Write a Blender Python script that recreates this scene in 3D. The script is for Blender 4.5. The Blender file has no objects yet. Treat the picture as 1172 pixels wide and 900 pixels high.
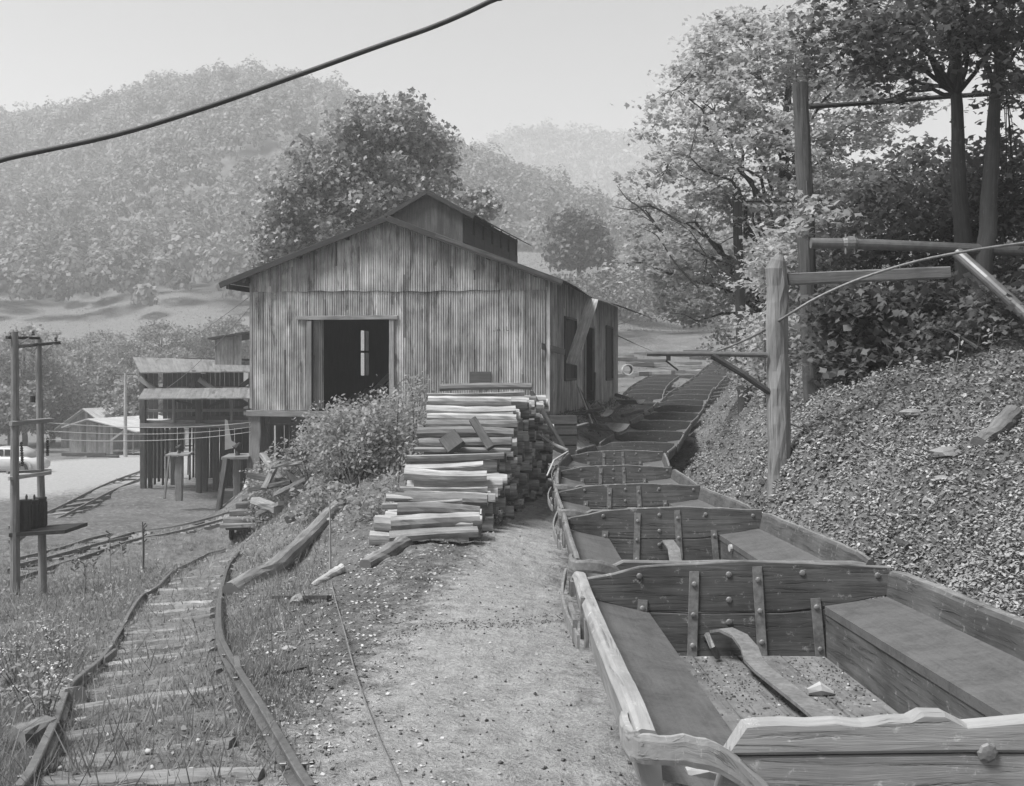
import bpy, math, random
import numpy as np
from mathutils import Vector, Matrix

rad = math.radians
RND = random.Random(7)
NR = np.random.default_rng(11)

# ------------------------------------------------------------------ camera, world, sun, exposure
scene = bpy.context.scene
F = 1250.0            # focal length in photo pixels (photo is 1172 x 900)
CX, HY = 586.0, 423.0  # principal column, horizon row
cam_d = bpy.data.cameras.new('camera')
cam = bpy.data.objects.new('camera', cam_d)
scene.collection.objects.link(cam)
cam.location = (0, 0, 0)
cam.rotation_euler = (rad(90), 0, 0)
cam_d.sensor_width = 36.0
cam_d.lens = 36.0 * F / 1172.0
cam_d.shift_y = -27.0 / 1172.0
cam_d.clip_start = 0.05
cam_d.clip_end = 6000
scene.camera = cam

SUN_EL, SUN_AZ = 60.0, -118.0      # azimuth measured clockwise from +Y (view direction)
world = bpy.data.worlds.new('World')
scene.world = world
world.use_nodes = True
wn = world.node_tree
for n in list(wn.nodes):
    wn.nodes.remove(n)
w_out = wn.nodes.new('ShaderNodeOutputWorld')
w_bg = wn.nodes.new('ShaderNodeBackground')
w_sky = wn.nodes.new('ShaderNodeTexSky')
w_bw = wn.nodes.new('ShaderNodeRGBToBW')
w_sky.sky_type = 'NISHITA'
w_sky.sun_disc = False
w_sky.sun_elevation = rad(SUN_EL)
w_sky.sun_rotation = rad(SUN_AZ)
w_sky.air_density = 1.3
w_sky.dust_density = 1.0
w_sky.ozone_density = 1.0
wn.links.new(w_sky.outputs[0], w_bw.inputs[0])
wn.links.new(w_bw.outputs[0], w_bg.inputs['Color'])
w_bg.inputs['Strength'].default_value = 0.074
wn.links.new(w_bg.outputs[0], w_out.inputs['Surface'])

sun_d = bpy.data.lights.new('sun', 'SUN')
sun = bpy.data.objects.new('sun', sun_d)
scene.collection.objects.link(sun)
sun_d.energy = 3.4
sun_d.angle = rad(18)
sun_d.color = (1, 1, 1)
sd = Vector((math.sin(rad(SUN_AZ)) * math.cos(rad(SUN_EL)), math.cos(rad(SUN_AZ)) * math.cos(rad(SUN_EL)), math.sin(rad(SUN_EL))))
sun.rotation_euler = sd.to_track_quat('Z', 'Y').to_euler()

scene.view_settings.view_transform = 'Standard'
scene.view_settings.look = 'None'
scene.view_settings.exposure = 1.0
scene.view_settings.gamma = 1.0
scene.cycles.max_bounces = 6
scene.cycles.diffuse_bounces = 3
scene.cycles.glossy_bounces = 2
scene.cycles.transmission_bounces = 3
scene.cycles.volume_bounces = 3
scene.cycles.transparent_max_bounces = 6
scene.cycles.use_denoising = True

HAZE = 0.0014

# ------------------------------------------------------------------ helpers
def V(*a):
    return Vector(a)

def P(px, py, d):
    """point at depth d that the photo shows at pixel (px, py)"""
    return Vector(((px - CX) * d / F, d, (HY - py) * d / F))

def link(o):
    scene.collection.objects.link(o)
    return o

def tag(o, label=None, cat=None, group=None, kind=None):
    if label: o['label'] = label
    if cat: o['category'] = cat
    if group: o['group'] = group
    if kind: o['kind'] = kind
    return o

def thing(name, label, cat, loc=(0, 0, 0), group=None, rz=0.0):
    o = link(bpy.data.objects.new(name, None))
    o.location = loc
    o.rotation_euler = (0, 0, rz)
    o.empty_display_size = 0.2
    return tag(o, label, cat, group)

def root_off(o):
    v = Vector((0, 0, 0))
    while o is not None:
        v += Vector(o.location)
        o = o.parent
    return v

class MB:
    """collects polygons and links them as one mesh object"""
    def __init__(s):
        s.v, s.f, s.uv, s.r = [], [], [], []
    def face(s, pts, uvs=None, rnd=0.5):
        b = len(s.v)
        s.v += [tuple(p) for p in pts]
        s.f.append(tuple(range(b, b + len(pts))))
        if uvs is None:
            uvs = [(p[0] + p[2], p[1]) for p in pts]
        s.uv += uvs
        s.r.append(rnd)
    def idx(s, verts, faces, uvf, rnd=0.5):
        b = len(s.v)
        s.v += [tuple(p) for p in verts]
        for fc in faces:
            s.f.append(tuple(b + i for i in fc))
            s.uv += [uvf(i, fc) for i in fc]
            s.r.append(rnd)
    def sweep(s, rings, us, closed=True, caps=True, rnd=None, voff=None, vlen=None):
        """rings: list of equally long point lists"""
        rnd = RND.random() if rnd is None else rnd
        voff = RND.random() * 20 if voff is None else voff
        n = len(rings[0])
        b = len(s.v)
        per = [0.0]
        for k in range(n):
            a, c = Vector(rings[0][k]), Vector(rings[0][(k + 1) % n])
            per.append(per[-1] + (a - c).length)
        for ring in rings:
            s.v += [tuple(p) for p in ring]
        m = n if closed else n - 1
        for i in range(len(rings) - 1):
            for k in range(m):
                k2 = (k + 1) % n
                s.f.append((b + i * n + k, b + i * n + k2, b + (i + 1) * n + k2, b + (i + 1) * n + k))
                s.uv += [(us[i] + voff, per[k] + voff), (us[i] + voff, per[k + 1] + voff), (us[i + 1] + voff, per[k + 1] + voff), (us[i + 1] + voff, per[k] + voff)]
                s.r.append(rnd)
        if caps and closed:
            s.f.append(tuple(b + k for k in reversed(range(n))))
            s.uv += [(per[k] * .5 + voff, voff) for k in reversed(range(n))]
            s.r.append(rnd)
            e = b + (len(rings) - 1) * n
            s.f.append(tuple(e + k for k in range(n)))
            s.uv += [(per[k] * .5 + voff, voff) for k in range(n)]
            s.r.append(rnd)
    def beam(s, p0, p1, w, h, up=(0, 0, 1), seg=1, jit=0.0, cham=None, rnd=None, w1=None, h1=None):
        """chamfered rectangular timber from p0 to p1; w across, h along up"""
        p0, p1 = Vector(p0), Vector(p1)
        d = p1 - p0
        L = d.length
        d = d / max(L, 1e-6)
        upv = Vector(up)
        side = d.cross(upv)
        if side.length < 1e-4:
            side = d.cross(Vector((1, 0, 0)))
        side.normalize()
        upv = side.cross(d).normalized()
        w1 = w if w1 is None else w1
        h1 = h if h1 is None else h1
        c = min(w, h) * .12 if cham is None else cham
        rings, us = [], []
        for i in range(seg + 1):
            t = i / seg
            W, H = (w + (w1 - w) * t) / 2, (h + (h1 - h) * t) / 2
            o = p0 + d * (L * t)
            ring = []
            for (a, b) in ((-W + c, -H), (W - c, -H), (W, -H + c), (W, H - c), (W - c, H), (-W + c, H), (-W, H - c), (-W, -H + c)):
                j = jit
                ring.append(o + side * (a + RND.uniform(-j, j)) + upv * (b + RND.uniform(-j, j)))
            rings.append(ring)
            us.append(L * t)
        s.sweep(rings, us, rnd=rnd)
        return s
    def box(s, c, size, rnd=None, cham=None):
        c = Vector(c)
        s.beam(c - Vector((0, size[1] / 2, 0)), c + Vector((0, size[1] / 2, 0)), size[0], size[2], rnd=rnd, cham=cham)
        return s
    def tube(s, pts, r, n=8, rnd=None, caps=True, jit=0.0, flat=None):
        pts = [Vector(p) for p in pts]
        if not hasattr(r, '__len__'):
            r = [r] * len(pts)
        rings, us, u = [], [], 0.0
        pn = None
        for i, p in enumerate(pts):
            a = pts[max(i - 1, 0)]
            b = pts[min(i + 1, len(pts) - 1)]
            d = (b - a).normalized()
            if pn is None:
                ref = Vector((0, 0, 1)) if abs(d.z) < .9 else Vector((1, 0, 0))
                pn = d.cross(ref).normalized()
            else:
                pn = (pn - d * pn.dot(d)).normalized()
            q = d.cross(pn)
            if i: u += (p - pts[i - 1]).length
            ring = []
            for k in range(n):
                a_ = 2 * math.pi * k / n
                rr = r[i] * (1 + RND.uniform(-jit, jit))
                ring.append(p + pn * (math.cos(a_) * rr) + q * (math.sin(a_) * rr * (flat or 1)))
            rings.append(ring)
            us.append(u)
        s.sweep(rings, us, rnd=rnd, caps=caps)
        return s
    def prism(s, outline, o, ax, ay, thick, bevel=0.0, rnd=None):
        """2-D outline (counter-clockwise) placed at o with axes ax, ay, extruded by the vector thick"""
        rnd = RND.random() if rnd is None else rnd
        o, ax, ay, th = Vector(o), Vector(ax), Vector(ay), Vector(thick)
        n = len(outline)
        def inset(dst):
            out = []
            for i in range(n):
                x0, y0 = outline[i - 1]; x1, y1 = outline[i]; x2, y2 = outline[(i + 1) % n]
                e1 = Vector((x1 - x0, y1 - y0)); e2 = Vector((x2 - x1, y2 - y1))
                e1.normalize(); e2.normalize()
                nn = Vector((-e1.y - e2.y, e1.x + e2.x))
                if nn.length < 1e-5: nn = Vector((-e1.y, e1.x))
                nn.normalize()
                out.append((x1 + nn.x * dst, y1 + nn.y * dst))
            return out
        inn = inset(bevel) if bevel else outline
        tn = th.normalized() * bevel
        def pt(q, off): return o + ax * q[0] + ay * q[1] + off
        vo = RND.random() * 20
        rings = [[pt(q, Vector()) for q in inn], [pt(q, tn) for q in outline], [pt(q, th - tn) for q in outline], [pt(q, th) for q in inn]]
        if not bevel:
            rings = [rings[1], rings[2]]
        b = len(s.v)
        for r in rings: s.v += [tuple(p) for p in r]
        uvo = [(q[0] + vo, q[1] + vo) for q in outline]
        for i in range(len(rings) - 1):
            for k in range(n):
                k2 = (k + 1) % n
                s.f.append((b + i * n + k, b + i * n + k2, b + (i + 1) * n + k2, b + (i + 1) * n + k))
                s.uv += [uvo[k], uvo[k2], (uvo[k2][0], uvo[k2][1] + .02), (uvo[k][0], uvo[k][1] + .02)]
                s.r.append(rnd)
        s.f.append(tuple(b + k for k in reversed(range(n)))); s.uv += [uvo[k] for k in reversed(range(n))]; s.r.append(rnd)
        e = b + (len(rings) - 1) * n
        s.f.append(tuple(e + k for k in range(n))); s.uv += [uvo[k] for k in range(n)]; s.r.append(rnd)
        return s
    def bolt(s, c, nrm, r=.022, h=.016, rnd=.5):
        c, nrm = Vector(c), Vector(nrm).normalized()
        a = nrm.cross(Vector((0, 0, 1)) if abs(nrm.z) < .8 else Vector((1, 0, 0))).normalized()
        b = nrm.cross(a)
        rings = []
        for (rr, hh) in ((r, -.004), (r, h * .45), (r * .72, h * .85), (r * .25, h)):
            rings.append([c + nrm * hh + a * (rr * math.cos(t * math.pi / 4)) + b * (rr * math.sin(t * math.pi / 4)) for t in range(8)])
        s.sweep(rings, [0, .01, .02, .03], rnd=rnd)
        return s
    def build(s, name, mat, parent=None, smooth=False):
        me = bpy.data.meshes.new(name)
        off = root_off(parent)
        vs = [(p[0] - off.x, p[1] - off.y, p[2] - off.z) for p in s.v]
        me.from_pydata(vs, [], s.f)
        uvl = me.uv_layers.new(name='UVMap')
        uvl.data.foreach_set('uv', np.array(s.uv, dtype=np.float32).ravel())
        at = me.attributes.new('rnd', 'FLOAT', 'FACE')
        at.data.foreach_set('value', np.array(s.r, dtype=np.float32))
        me.materials.append(mat)
        if smooth:
            me.polygons.foreach_set('use_smooth', [True] * len(me.polygons))
        me.update()
        o = bpy.data.objects.new(name, me)
        link(o)
        if parent is not None: o.parent = parent
        return o

def np_mesh(name, verts, faces_flat, nper, mat, rnd=None, parent=None, uv=None, attrs=None, smooth=False):
    """fast mesh from numpy; every face has nper corners"""
    me = bpy.data.meshes.new(name)
    nf = len(faces_flat) // nper
    me.vertices.add(len(verts)); me.loops.add(len(faces_flat)); me.polygons.add(nf)
    off = root_off(parent)
    vv = np.asarray(verts, dtype=np.float32) - np.array([off.x, off.y, off.z], dtype=np.float32)
    me.vertices.foreach_set('co', vv.ravel())
    me.loops.foreach_set('vertex_index', np.asarray(faces_flat, dtype=np.int32))
    me.polygons.foreach_set('loop_start', np.arange(0, nf * nper, nper, dtype=np.int32))
    try: me.polygons.foreach_set('loop_total', np.full(nf, nper, dtype=np.int32))
    except Exception: pass
    if rnd is not None:
        at = me.attributes.new('rnd', 'FLOAT', 'FACE')
        at.data.foreach_set('value', np.asarray(rnd, dtype=np.float32))
    for k, a in (attrs or {}).items():
        at = me.attributes.new(k, 'FLOAT', 'POINT')
        at.data.foreach_set('value', np.asarray(a, dtype=np.float32))
    me.materials.append(mat)
    me.update(calc_edges=True)
    me.validate()
    if smooth:
        me.polygons.foreach_set('use_smooth', np.ones(nf, dtype=bool))
    o = bpy.data.objects.new(name, me)
    link(o)
    if parent is not None: o.parent = parent
    return o

def children(o):
    return [c for c in scene.collection.objects if c.parent == o]

def copy_tree(o, parent=None, kids=None):
    c = o.copy()
    link(c)
    c.parent = parent
    for ch in kids[o.name] if kids and o.name in kids else []:
        copy_tree(ch, c, kids)
    return c

def kid_map(o):
    m = {}
    def rec(x):
        m[x.name] = list(x.children)
        for c in x.children: rec(c)
    rec(o)
    return m

# ------------------------------------------------------------------ materials (a black and white photograph: everything is grey)
def nodes(name):
    m = bpy.data.materials.new(name)
    m.use_nodes = True
    nt = m.node_tree
    for n in list(nt.nodes): nt.nodes.remove(n)
    out = nt.nodes.new('ShaderNodeOutputMaterial')
    bs = nt.nodes.new('ShaderNodeBsdfPrincipled')
    nt.links.new(bs.outputs[0], out.inputs['Surface'])
    return m, nt, bs, out

def N(nt, t, **kw):
    n = nt.nodes.new(t)
    for k, v in kw.items():
        if k in ('operation', 'blend_type', 'data_type', 'attribute_name', 'interpolation_type', 'noise_dimensions', 'feature', 'clamp'):
            setattr(n, k, v)
    return n

def noise(nt, vec, scale, detail=4, rough=.6, dist=0.0):
    n = nt.nodes.new('ShaderNodeTexNoise')
    n.inputs['Scale'].default_value = scale
    n.inputs['Detail'].default_value = detail
    n.inputs['Roughness'].default_value = rough
    n.inputs['Distortion'].default_value = dist
    if vec is not None: nt.links.new(vec, n.inputs['Vector'])
    return n.outputs['Fac']

def mapr(nt, val, a, b, c, d):
    n = nt.nodes.new('ShaderNodeMapRange')
    nt.links.new(val, n.inputs['Value'])
    for k, x in zip(('From Min', 'From Max', 'To Min', 'To Max'), (a, b, c, d)):
        n.inputs[k].default_value = x
    return n.outputs['Result']

def mth(nt, op, a, b=None):
    n = nt.nodes.new('ShaderNodeMath'); n.operation = op
    for i, x in enumerate((a, b)):
        if x is None: continue
        if isinstance(x, (int, float)): n.inputs[i].default_value = x
        else: nt.links.new(x, n.inputs[i])
    return n.outputs[0]

def attr(nt, name):
    n = nt.nodes.new('ShaderNodeAttribute'); n.attribute_name = name
    return n.outputs['Fac']

def scaled(nt, vec, s):
    n = nt.nodes.new('ShaderNodeMapping')
    n.inputs['Scale'].default_value = s
    nt.links.new(vec, n.inputs['Vector'])
    return n.outputs['Vector']

def bump(nt, bs, h, strength=.5, dist=.01):
    b = nt.nodes.new('ShaderNodeBump')
    b.inputs['Strength'].default_value = strength
    b.inputs['Distance'].default_value = dist
    nt.links.new(h, b.inputs['Height'])
    nt.links.new(b.outputs[0], bs.inputs['Normal'])

def setcol(nt, bs, val):
    nt.links.new(val, bs.inputs['Base Color'])

M = {}
def mat_wood(name, lo, hi, rndamt=.35, grain=34, rough=.85, stain=.35, dust=0.0, bstr=.5):
    m, nt, bs, out = nodes(name)
    uv = nt.nodes.new('ShaderNodeUVMap').outputs[0]
    geo = nt.nodes.new('ShaderNodeNewGeometry')
    g = noise(nt, scaled(nt, uv, (2.2, grain, 1)), 1.0, 5, .62, .6)
    g2 = noise(nt, scaled(nt, uv, (.9, grain * .35, 1)), 1.0, 3, .5, 1.2)
    mix = mth(nt, 'ADD', mth(nt, 'MULTIPLY', g, .62), mth(nt, 'MULTIPLY', g2, .38))
    col = mapr(nt, mix, .32, .68, lo, hi)
    st = noise(nt, uv, 1.7, 4, .6)
    col = mth(nt, 'MULTIPLY', col, mapr(nt, st, .3, .7, 1 - stain, 1 + stain * .5))
    col = mth(nt, 'MULTIPLY', col, mapr(nt, attr(nt, 'rnd'), 0, 1, 1 - rndamt, 1 + rndamt))
    if dust:
        sp = nt.nodes.new('ShaderNodeSeparateXYZ'); nt.links.new(geo.outputs['Normal'], sp.inputs[0])
        up = mapr(nt, sp.outputs['Z'], .3, .95, 0, dust)
        dn = mapr(nt, noise(nt, uv, 9, 4, .7), .35, .65, .4, 1.0)
        col = mth(nt, 'ADD', col, mth(nt, 'MULTIPLY', up, dn))
    # flecks of pale mud
    fl = mapr(nt, noise(nt, uv, 11, 6, .8), .58, .68, 0, .22 if dust else .05)
    col = mth(nt, 'ADD', col, fl)
    setcol(nt, bs, col)
    bs.inputs['Roughness'].default_value = rough
    crack = mapr(nt, g, .2, .42, 0, 1)
    bump(nt, bs, mth(nt, 'ADD', mth(nt, 'MULTIPLY', g, .6), crack), bstr, .008)
    return m

def mat_plain(name, lo, hi, scale=8, rough=.8, metal=0, bstr=.3, rndamt=.2, spec=None, bdist=.006):
    m, nt, bs, out = nodes(name)
    tc = nt.nodes.new('ShaderNodeTexCoord').outputs['Object']
    g = noise(nt, tc, scale, 6, .65)
    g2 = noise(nt, tc, scale * .23, 3, .5)
    v = mth(nt, 'ADD', mth(nt, 'MULTIPLY', g, .6), mth(nt, 'MULTIPLY', g2, .4))
    col = mapr(nt, v, .35, .65, lo, hi)
    col = mth(nt, 'MULTIPLY', col, mapr(nt, attr(nt, 'rnd'), 0, 1, 1 - rndamt, 1 + rndamt))
    setcol(nt, bs, col)
    bs.inputs['Roughness'].default_value = rough
    bs.inputs['Metallic'].default_value = metal
    if spec is not None: bs.inputs['Specular IOR Level'].default_value = spec
    bump(nt, bs, g, bstr, bdist)
    return m

def mat_sheet(name, lo, hi, rust=.5, rndamt=.3):
    """weathered corrugated sheet: vertical streaks of rust, pale zinc; uv u = along the corrugation (up), v = across"""
    m, nt, bs, out = nodes(name)
    uv = nt.nodes.new('ShaderNodeUVMap').outputs[0]
    streak = noise(nt, scaled(nt, uv, (.45, 9, 1)), 1.0, 5, .65, .3)
    fine = noise(nt, scaled(nt, uv, (2.5, 60, 1)), 1.0, 4, .6)
    blot = noise(nt, uv, 1.1, 5, .6)
    col = mapr(nt, mth(nt, 'ADD', mth(nt, 'MULTIPLY', streak, .7), mth(nt, 'MULTIPLY', fine, .3)), .34, .66, lo, hi)
    col = mth(nt, 'MULTIPLY', col, mapr(nt, blot, .35, .62, 1 - rust, 1.08))
    deep = mapr(nt, noise(nt, scaled(nt, uv, (.8, 4.5, 1)), 1.0, 5, .7, .5), .55, .66, 1.0, .4)
    col = mth(nt, 'MULTIPLY', col, deep)
    rr = nt.nodes.new('ShaderNodeMapRange'); rr.clamp = False; nt.links.new(attr(nt, 'rnd'), rr.inputs['Value'])
    rr.inputs['To Min'].default_value = 1 - rndamt; rr.inputs['To Max'].default_value = 1 + rndamt
    col = mth(nt, 'MULTIPLY', col, rr.outputs['Result'])
    setcol(nt, bs, col)
    bs.inputs['Roughness'].default_value = .72
    bs.inputs['Metallic'].default_value = .1
    bump(nt, bs, fine, .2, .004)
    return m

def mat_leaf(name, lo, hi, trans=.45, rough=.55):
    m, nt, bs, out = nodes(name)
    col = mapr(nt, attr(nt, 'rnd'), 0, 1, lo, hi)
    setcol(nt, bs, col)
    bs.inputs['Roughness'].default_value = rough
    bs.inputs['Specular IOR Level'].default_value = .35
    tr = nt.nodes.new('ShaderNodeBsdfTranslucent')
    nt.links.new(mth(nt, 'MULTIPLY', col, 1.25), tr.inputs['Color'])
    mx = nt.nodes.new('ShaderNodeMixShader')
    mx.inputs[0].default_value = trans
    nt.links.new(bs.outputs[0], mx.inputs[1]); nt.links.new(tr.outputs[0], mx.inputs[2])
    nt.links.new(mx.outputs[0], out.inputs['Surface'])
    return m

M['car_wood'] = mat_wood('dark_car_plank', .035, .12, .25, 30, .82, .5, dust=.12, bstr=1.0)
M['car_wood_black'] = mat_wood('blackened_car_plank', .025, .075, .25, 30, .85, .4, dust=.12, bstr=1.0)  # same planks as the near cars, shade of the far ones painted in
M['car_wood_pale'] = mat_wood('muddy_car_plank', .17, .33, .15, 26, .85, .35, dust=.04, bstr=1.0)
M['wood_grey'] = mat_wood('weathered_grey_wood', .13, .33, .35, 30)
M['wood_dark'] = mat_wood('dark_old_timber', .025, .085, .35, 30)
M['post_dark'] = mat_wood('dark_post_wood', .035, .1, .2, 40, stain=.35, bstr=1.0)
M['wood_mid'] = mat_wood('old_pole_wood', .09, .22, .3, 40, stain=.3, bstr=.9)
M['wood_pale'] = mat_wood('split_pale_wood', .16, .5, .28, 26, stain=.3)
M['bark'] = mat_wood('bark', .06, .22, .3, 18, bstr=1.0)
M['trunk'] = mat_wood('tree_bark', .03, .09, .2, 22, bstr=1.0)
M['tie_wood'] = mat_wood('rotten_sleeper_wood', .1, .27, .3, 24, bstr=1.0)
M['board'] = mat_wood('vertical_board_siding', .12, .3, .4, 36)
M['dark_board'] = mat_wood('sooty_boards', .014, .045, .3, 30)  # tone deepened to paint in the black shade of the barn doorway
M['valley_leaf'] = mat_leaf('valley_leaves', .1, .36, .35)
M['sheet'] = mat_sheet('corrugated_sheet', .15, .58, .45, .26)
M['roof_sheet'] = mat_sheet('dark_roof_sheet', .05, .12, .4, .2)
M['roof_light'] = mat_sheet('light_tin_roof', .36, .6, .15, .1)
M['roof_pale'] = mat_sheet('pale_roof_sheet', .12, .24, .25, .1)
M['steel'] = mat_plain('rusty_steel', .09, .17, 18, .6, .3)
M['steel_sheet'] = None
def mat_scuffed():
    m, nt, bs, out = nodes('scuffed_sheet_steel')
    tc = nt.nodes.new('ShaderNodeTexCoord').outputs['Object']
    a = noise(nt, tc, 3.5, 7, .7, .8); b = noise(nt, tc, 45, 5, .75); c = noise(nt, scaled(nt, tc, (60, 2.5, 8)), 1.0, 4, .6, .4)
    col = mapr(nt, mth(nt, 'ADD', mth(nt, 'ADD', mth(nt, 'MULTIPLY', a, .5), mth(nt, 'MULTIPLY', b, .3)), mth(nt, 'MULTIPLY', c, .2)), .38, .62, .06, .15)
    col = mth(nt, 'ADD', col, mapr(nt, b, .66, .72, 0, .12))
    col = mth(nt, 'MULTIPLY', col, mapr(nt, mth(nt, 'ADD', mth(nt, 'MULTIPLY', a, .5), mth(nt, 'MULTIPLY', b, .5)), .56, .6, 1, .72))
    setcol(nt, bs, col); bs.inputs['Roughness'].default_value = .6; bs.inputs['Metallic'].default_value = .1
    bump(nt, bs, mth(nt, 'ADD', a, mth(nt, 'MULTIPLY', b, .25)), .5, .02)
    return m
M['steel_sheet'] = mat_scuffed()
M['iron'] = mat_plain('old_iron', .11, .26, 30, .6, .3)
M['iron_dark'] = mat_plain('dark_iron', .02, .05, 20, .6, .3)
M['rail'] = mat_plain('rusty_rail', .11, .22, 25, .42, .45)
M['pipe'] = mat_plain('pipe_steel', .08, .16, 9, .5, .3, .2)
M['stone'] = mat_plain('pale_stone', .3, .5, 9, .9)
M['rock'] = mat_plain('grey_rock', .16, .3, 7, .9, bstr=.6)
M['cloth'] = mat_plain('pale_canvas', .6, .75, 4, .9)
M['wire'] = mat_plain('wire', .3, .4, 4, .5)
M['cable'] = mat_plain('black_cable', .03, .06, 12, .7)
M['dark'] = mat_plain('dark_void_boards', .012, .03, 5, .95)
M['glass'] = mat_plain('dark_glass', .02, .03, 2, .15, 0, .0)
M['ceramic'] = mat_plain('glazed_insulator', .04, .08, 4, .25)
M['car_paint'] = mat_plain('pale_car_paint', .4, .45, 3, .3, 0, .0)
M['rubber'] = mat_plain('rubber', .02, .03, 5, .9)
M['coal'] = mat_plain('coal_and_slate', .03, .16, 30, .7, rndamt=.8)
M['ink'] = mat_plain('faint_chalk_letters', .06, .1, 40, .9)
M['leaf'] = mat_leaf('maple_leaves', .2, .62, .5)
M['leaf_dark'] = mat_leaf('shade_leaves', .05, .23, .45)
M['leaf_syc'] = mat_leaf('sycamore_leaves', .08, .5, .3)
M['leaf_far'] = mat_leaf('far_leaves', .07, .27, .3)
M['leaf_bush'] = mat_leaf('bramble_leaves', .13, .45, .4)
M['grass'] = mat_leaf('grass_blades', .12, .34, .4)
M['litter'] = mat_plain('dead_leaves', .13, .40, 20, .95, rndamt=.45, bstr=0)
M['flower'] = mat_plain('white_flowers', .4, .55, 4, .9)

def mat_ground():
    m, nt, bs, out = nodes('ground_soil')
    geo = nt.nodes.new('ShaderNodeNewGeometry')
    pos = geo.outputs['Position']
    bare, gr, road = attr(nt, 'bare'), attr(nt, 'grass'), attr(nt, 'road')
    n1 = noise(nt, pos, .55, 6, .6)
    n2 = noise(nt, pos, 5.5, 6, .68)
    n3 = noise(nt, pos, 38, 5, .7)
    n4 = noise(nt, pos, 150, 3, .7)
    soil = mapr(nt, mth(nt, 'ADD', mth(nt, 'MULTIPLY', n2, .5), mth(nt, 'MULTIPLY', n3, .5)), .36, .64, .065, .22)
    soil = mth(nt, 'MULTIPLY', soil, mapr(nt, n1, .35, .65, .8, 1.2))
    path = mapr(nt, mth(nt, 'ADD', mth(nt, 'ADD', mth(nt, 'MULTIPLY', n2, .35), mth(nt, 'MULTIPLY', n3, .4)), mth(nt, 'MULTIPLY', n4, .25)), .36, .60, .15, .45)
    grs = mapr(nt, mth(nt, 'ADD', mth(nt, 'MULTIPLY', n2, .6), mth(nt, 'MULTIPLY', n3, .4)), .35, .65, .10, .24)
    rd = mapr(nt, n2, .3, .7, .26, .42)
    def mixf(f, a, b):
        n = nt.nodes.new('ShaderNodeMix'); n.data_type = 'FLOAT'
        nt.links.new(f, n.inputs[0]); nt.links.new(a, n.inputs[2]); nt.links.new(b, n.inputs[3])
        return n.outputs[0]
    brk = mth(nt, 'MULTIPLY', mth(nt, 'SUBTRACT', n2, .5), 1.3)
    c = mixf(mapr(nt, mth(nt, 'ADD', gr, brk), .25, .75, 0, 1), soil, grs)
    c = mixf(mapr(nt, mth(nt, 'ADD', bare, brk), .3, .8, 0, 1), c, path)
    c = mixf(mapr(nt, mth(nt, 'ADD', road, mth(nt, 'MULTIPLY', brk, .6)), .3, .7, 0, 1), c, rd)
    setcol(nt, bs, c)
    bs.inputs['Roughness'].default_value = .95
    bs.inputs['Specular IOR Level'].default_value = .15
    bump(nt, bs, mth(nt, 'ADD', mth(nt, 'MULTIPLY', n2, 1.0), mth(nt, 'MULTIPLY', n3, .5)), 1.0, .07)
    return m
M['ground'] = mat_ground()
# ------------------------------------------------------------------ the line of mine cars (far end of each: px centre, rim row, depth)
TRAIN = [(842, 650, 7.0), (762.5, 585, 11.15), (721, 557, 15.3), (703.5, 535, 19.45), (706, 517.5, 23.6), (727, 509, 27.75),
         (743, 496, 31.9), (754.5, 483.5, 36.0), (767, 474, 40.1), (775, 465.5, 44.2), (780, 459.5, 48.3), (787, 453, 52.4),
         (791, 447.5, 56.5), (797, 443, 60.6), (803, 439, 64.7), (807, 435.5, 68.8), (811, 431.5, 72.9), (815, 428, 77), (818, 424, 81),
         (822, 420, 85), (826, 416.5, 89), (830, 413, 93)]
FAR = [P(*t) for t in TRAIN]
RIM = .84
ROW2 = [P(px, py, d) for (px, py, d) in ((735, 452, 54), (738, 447, 58), (742, 442, 62), (747, 438, 66), (753, 434, 70), (760, 430, 74))]

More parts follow.
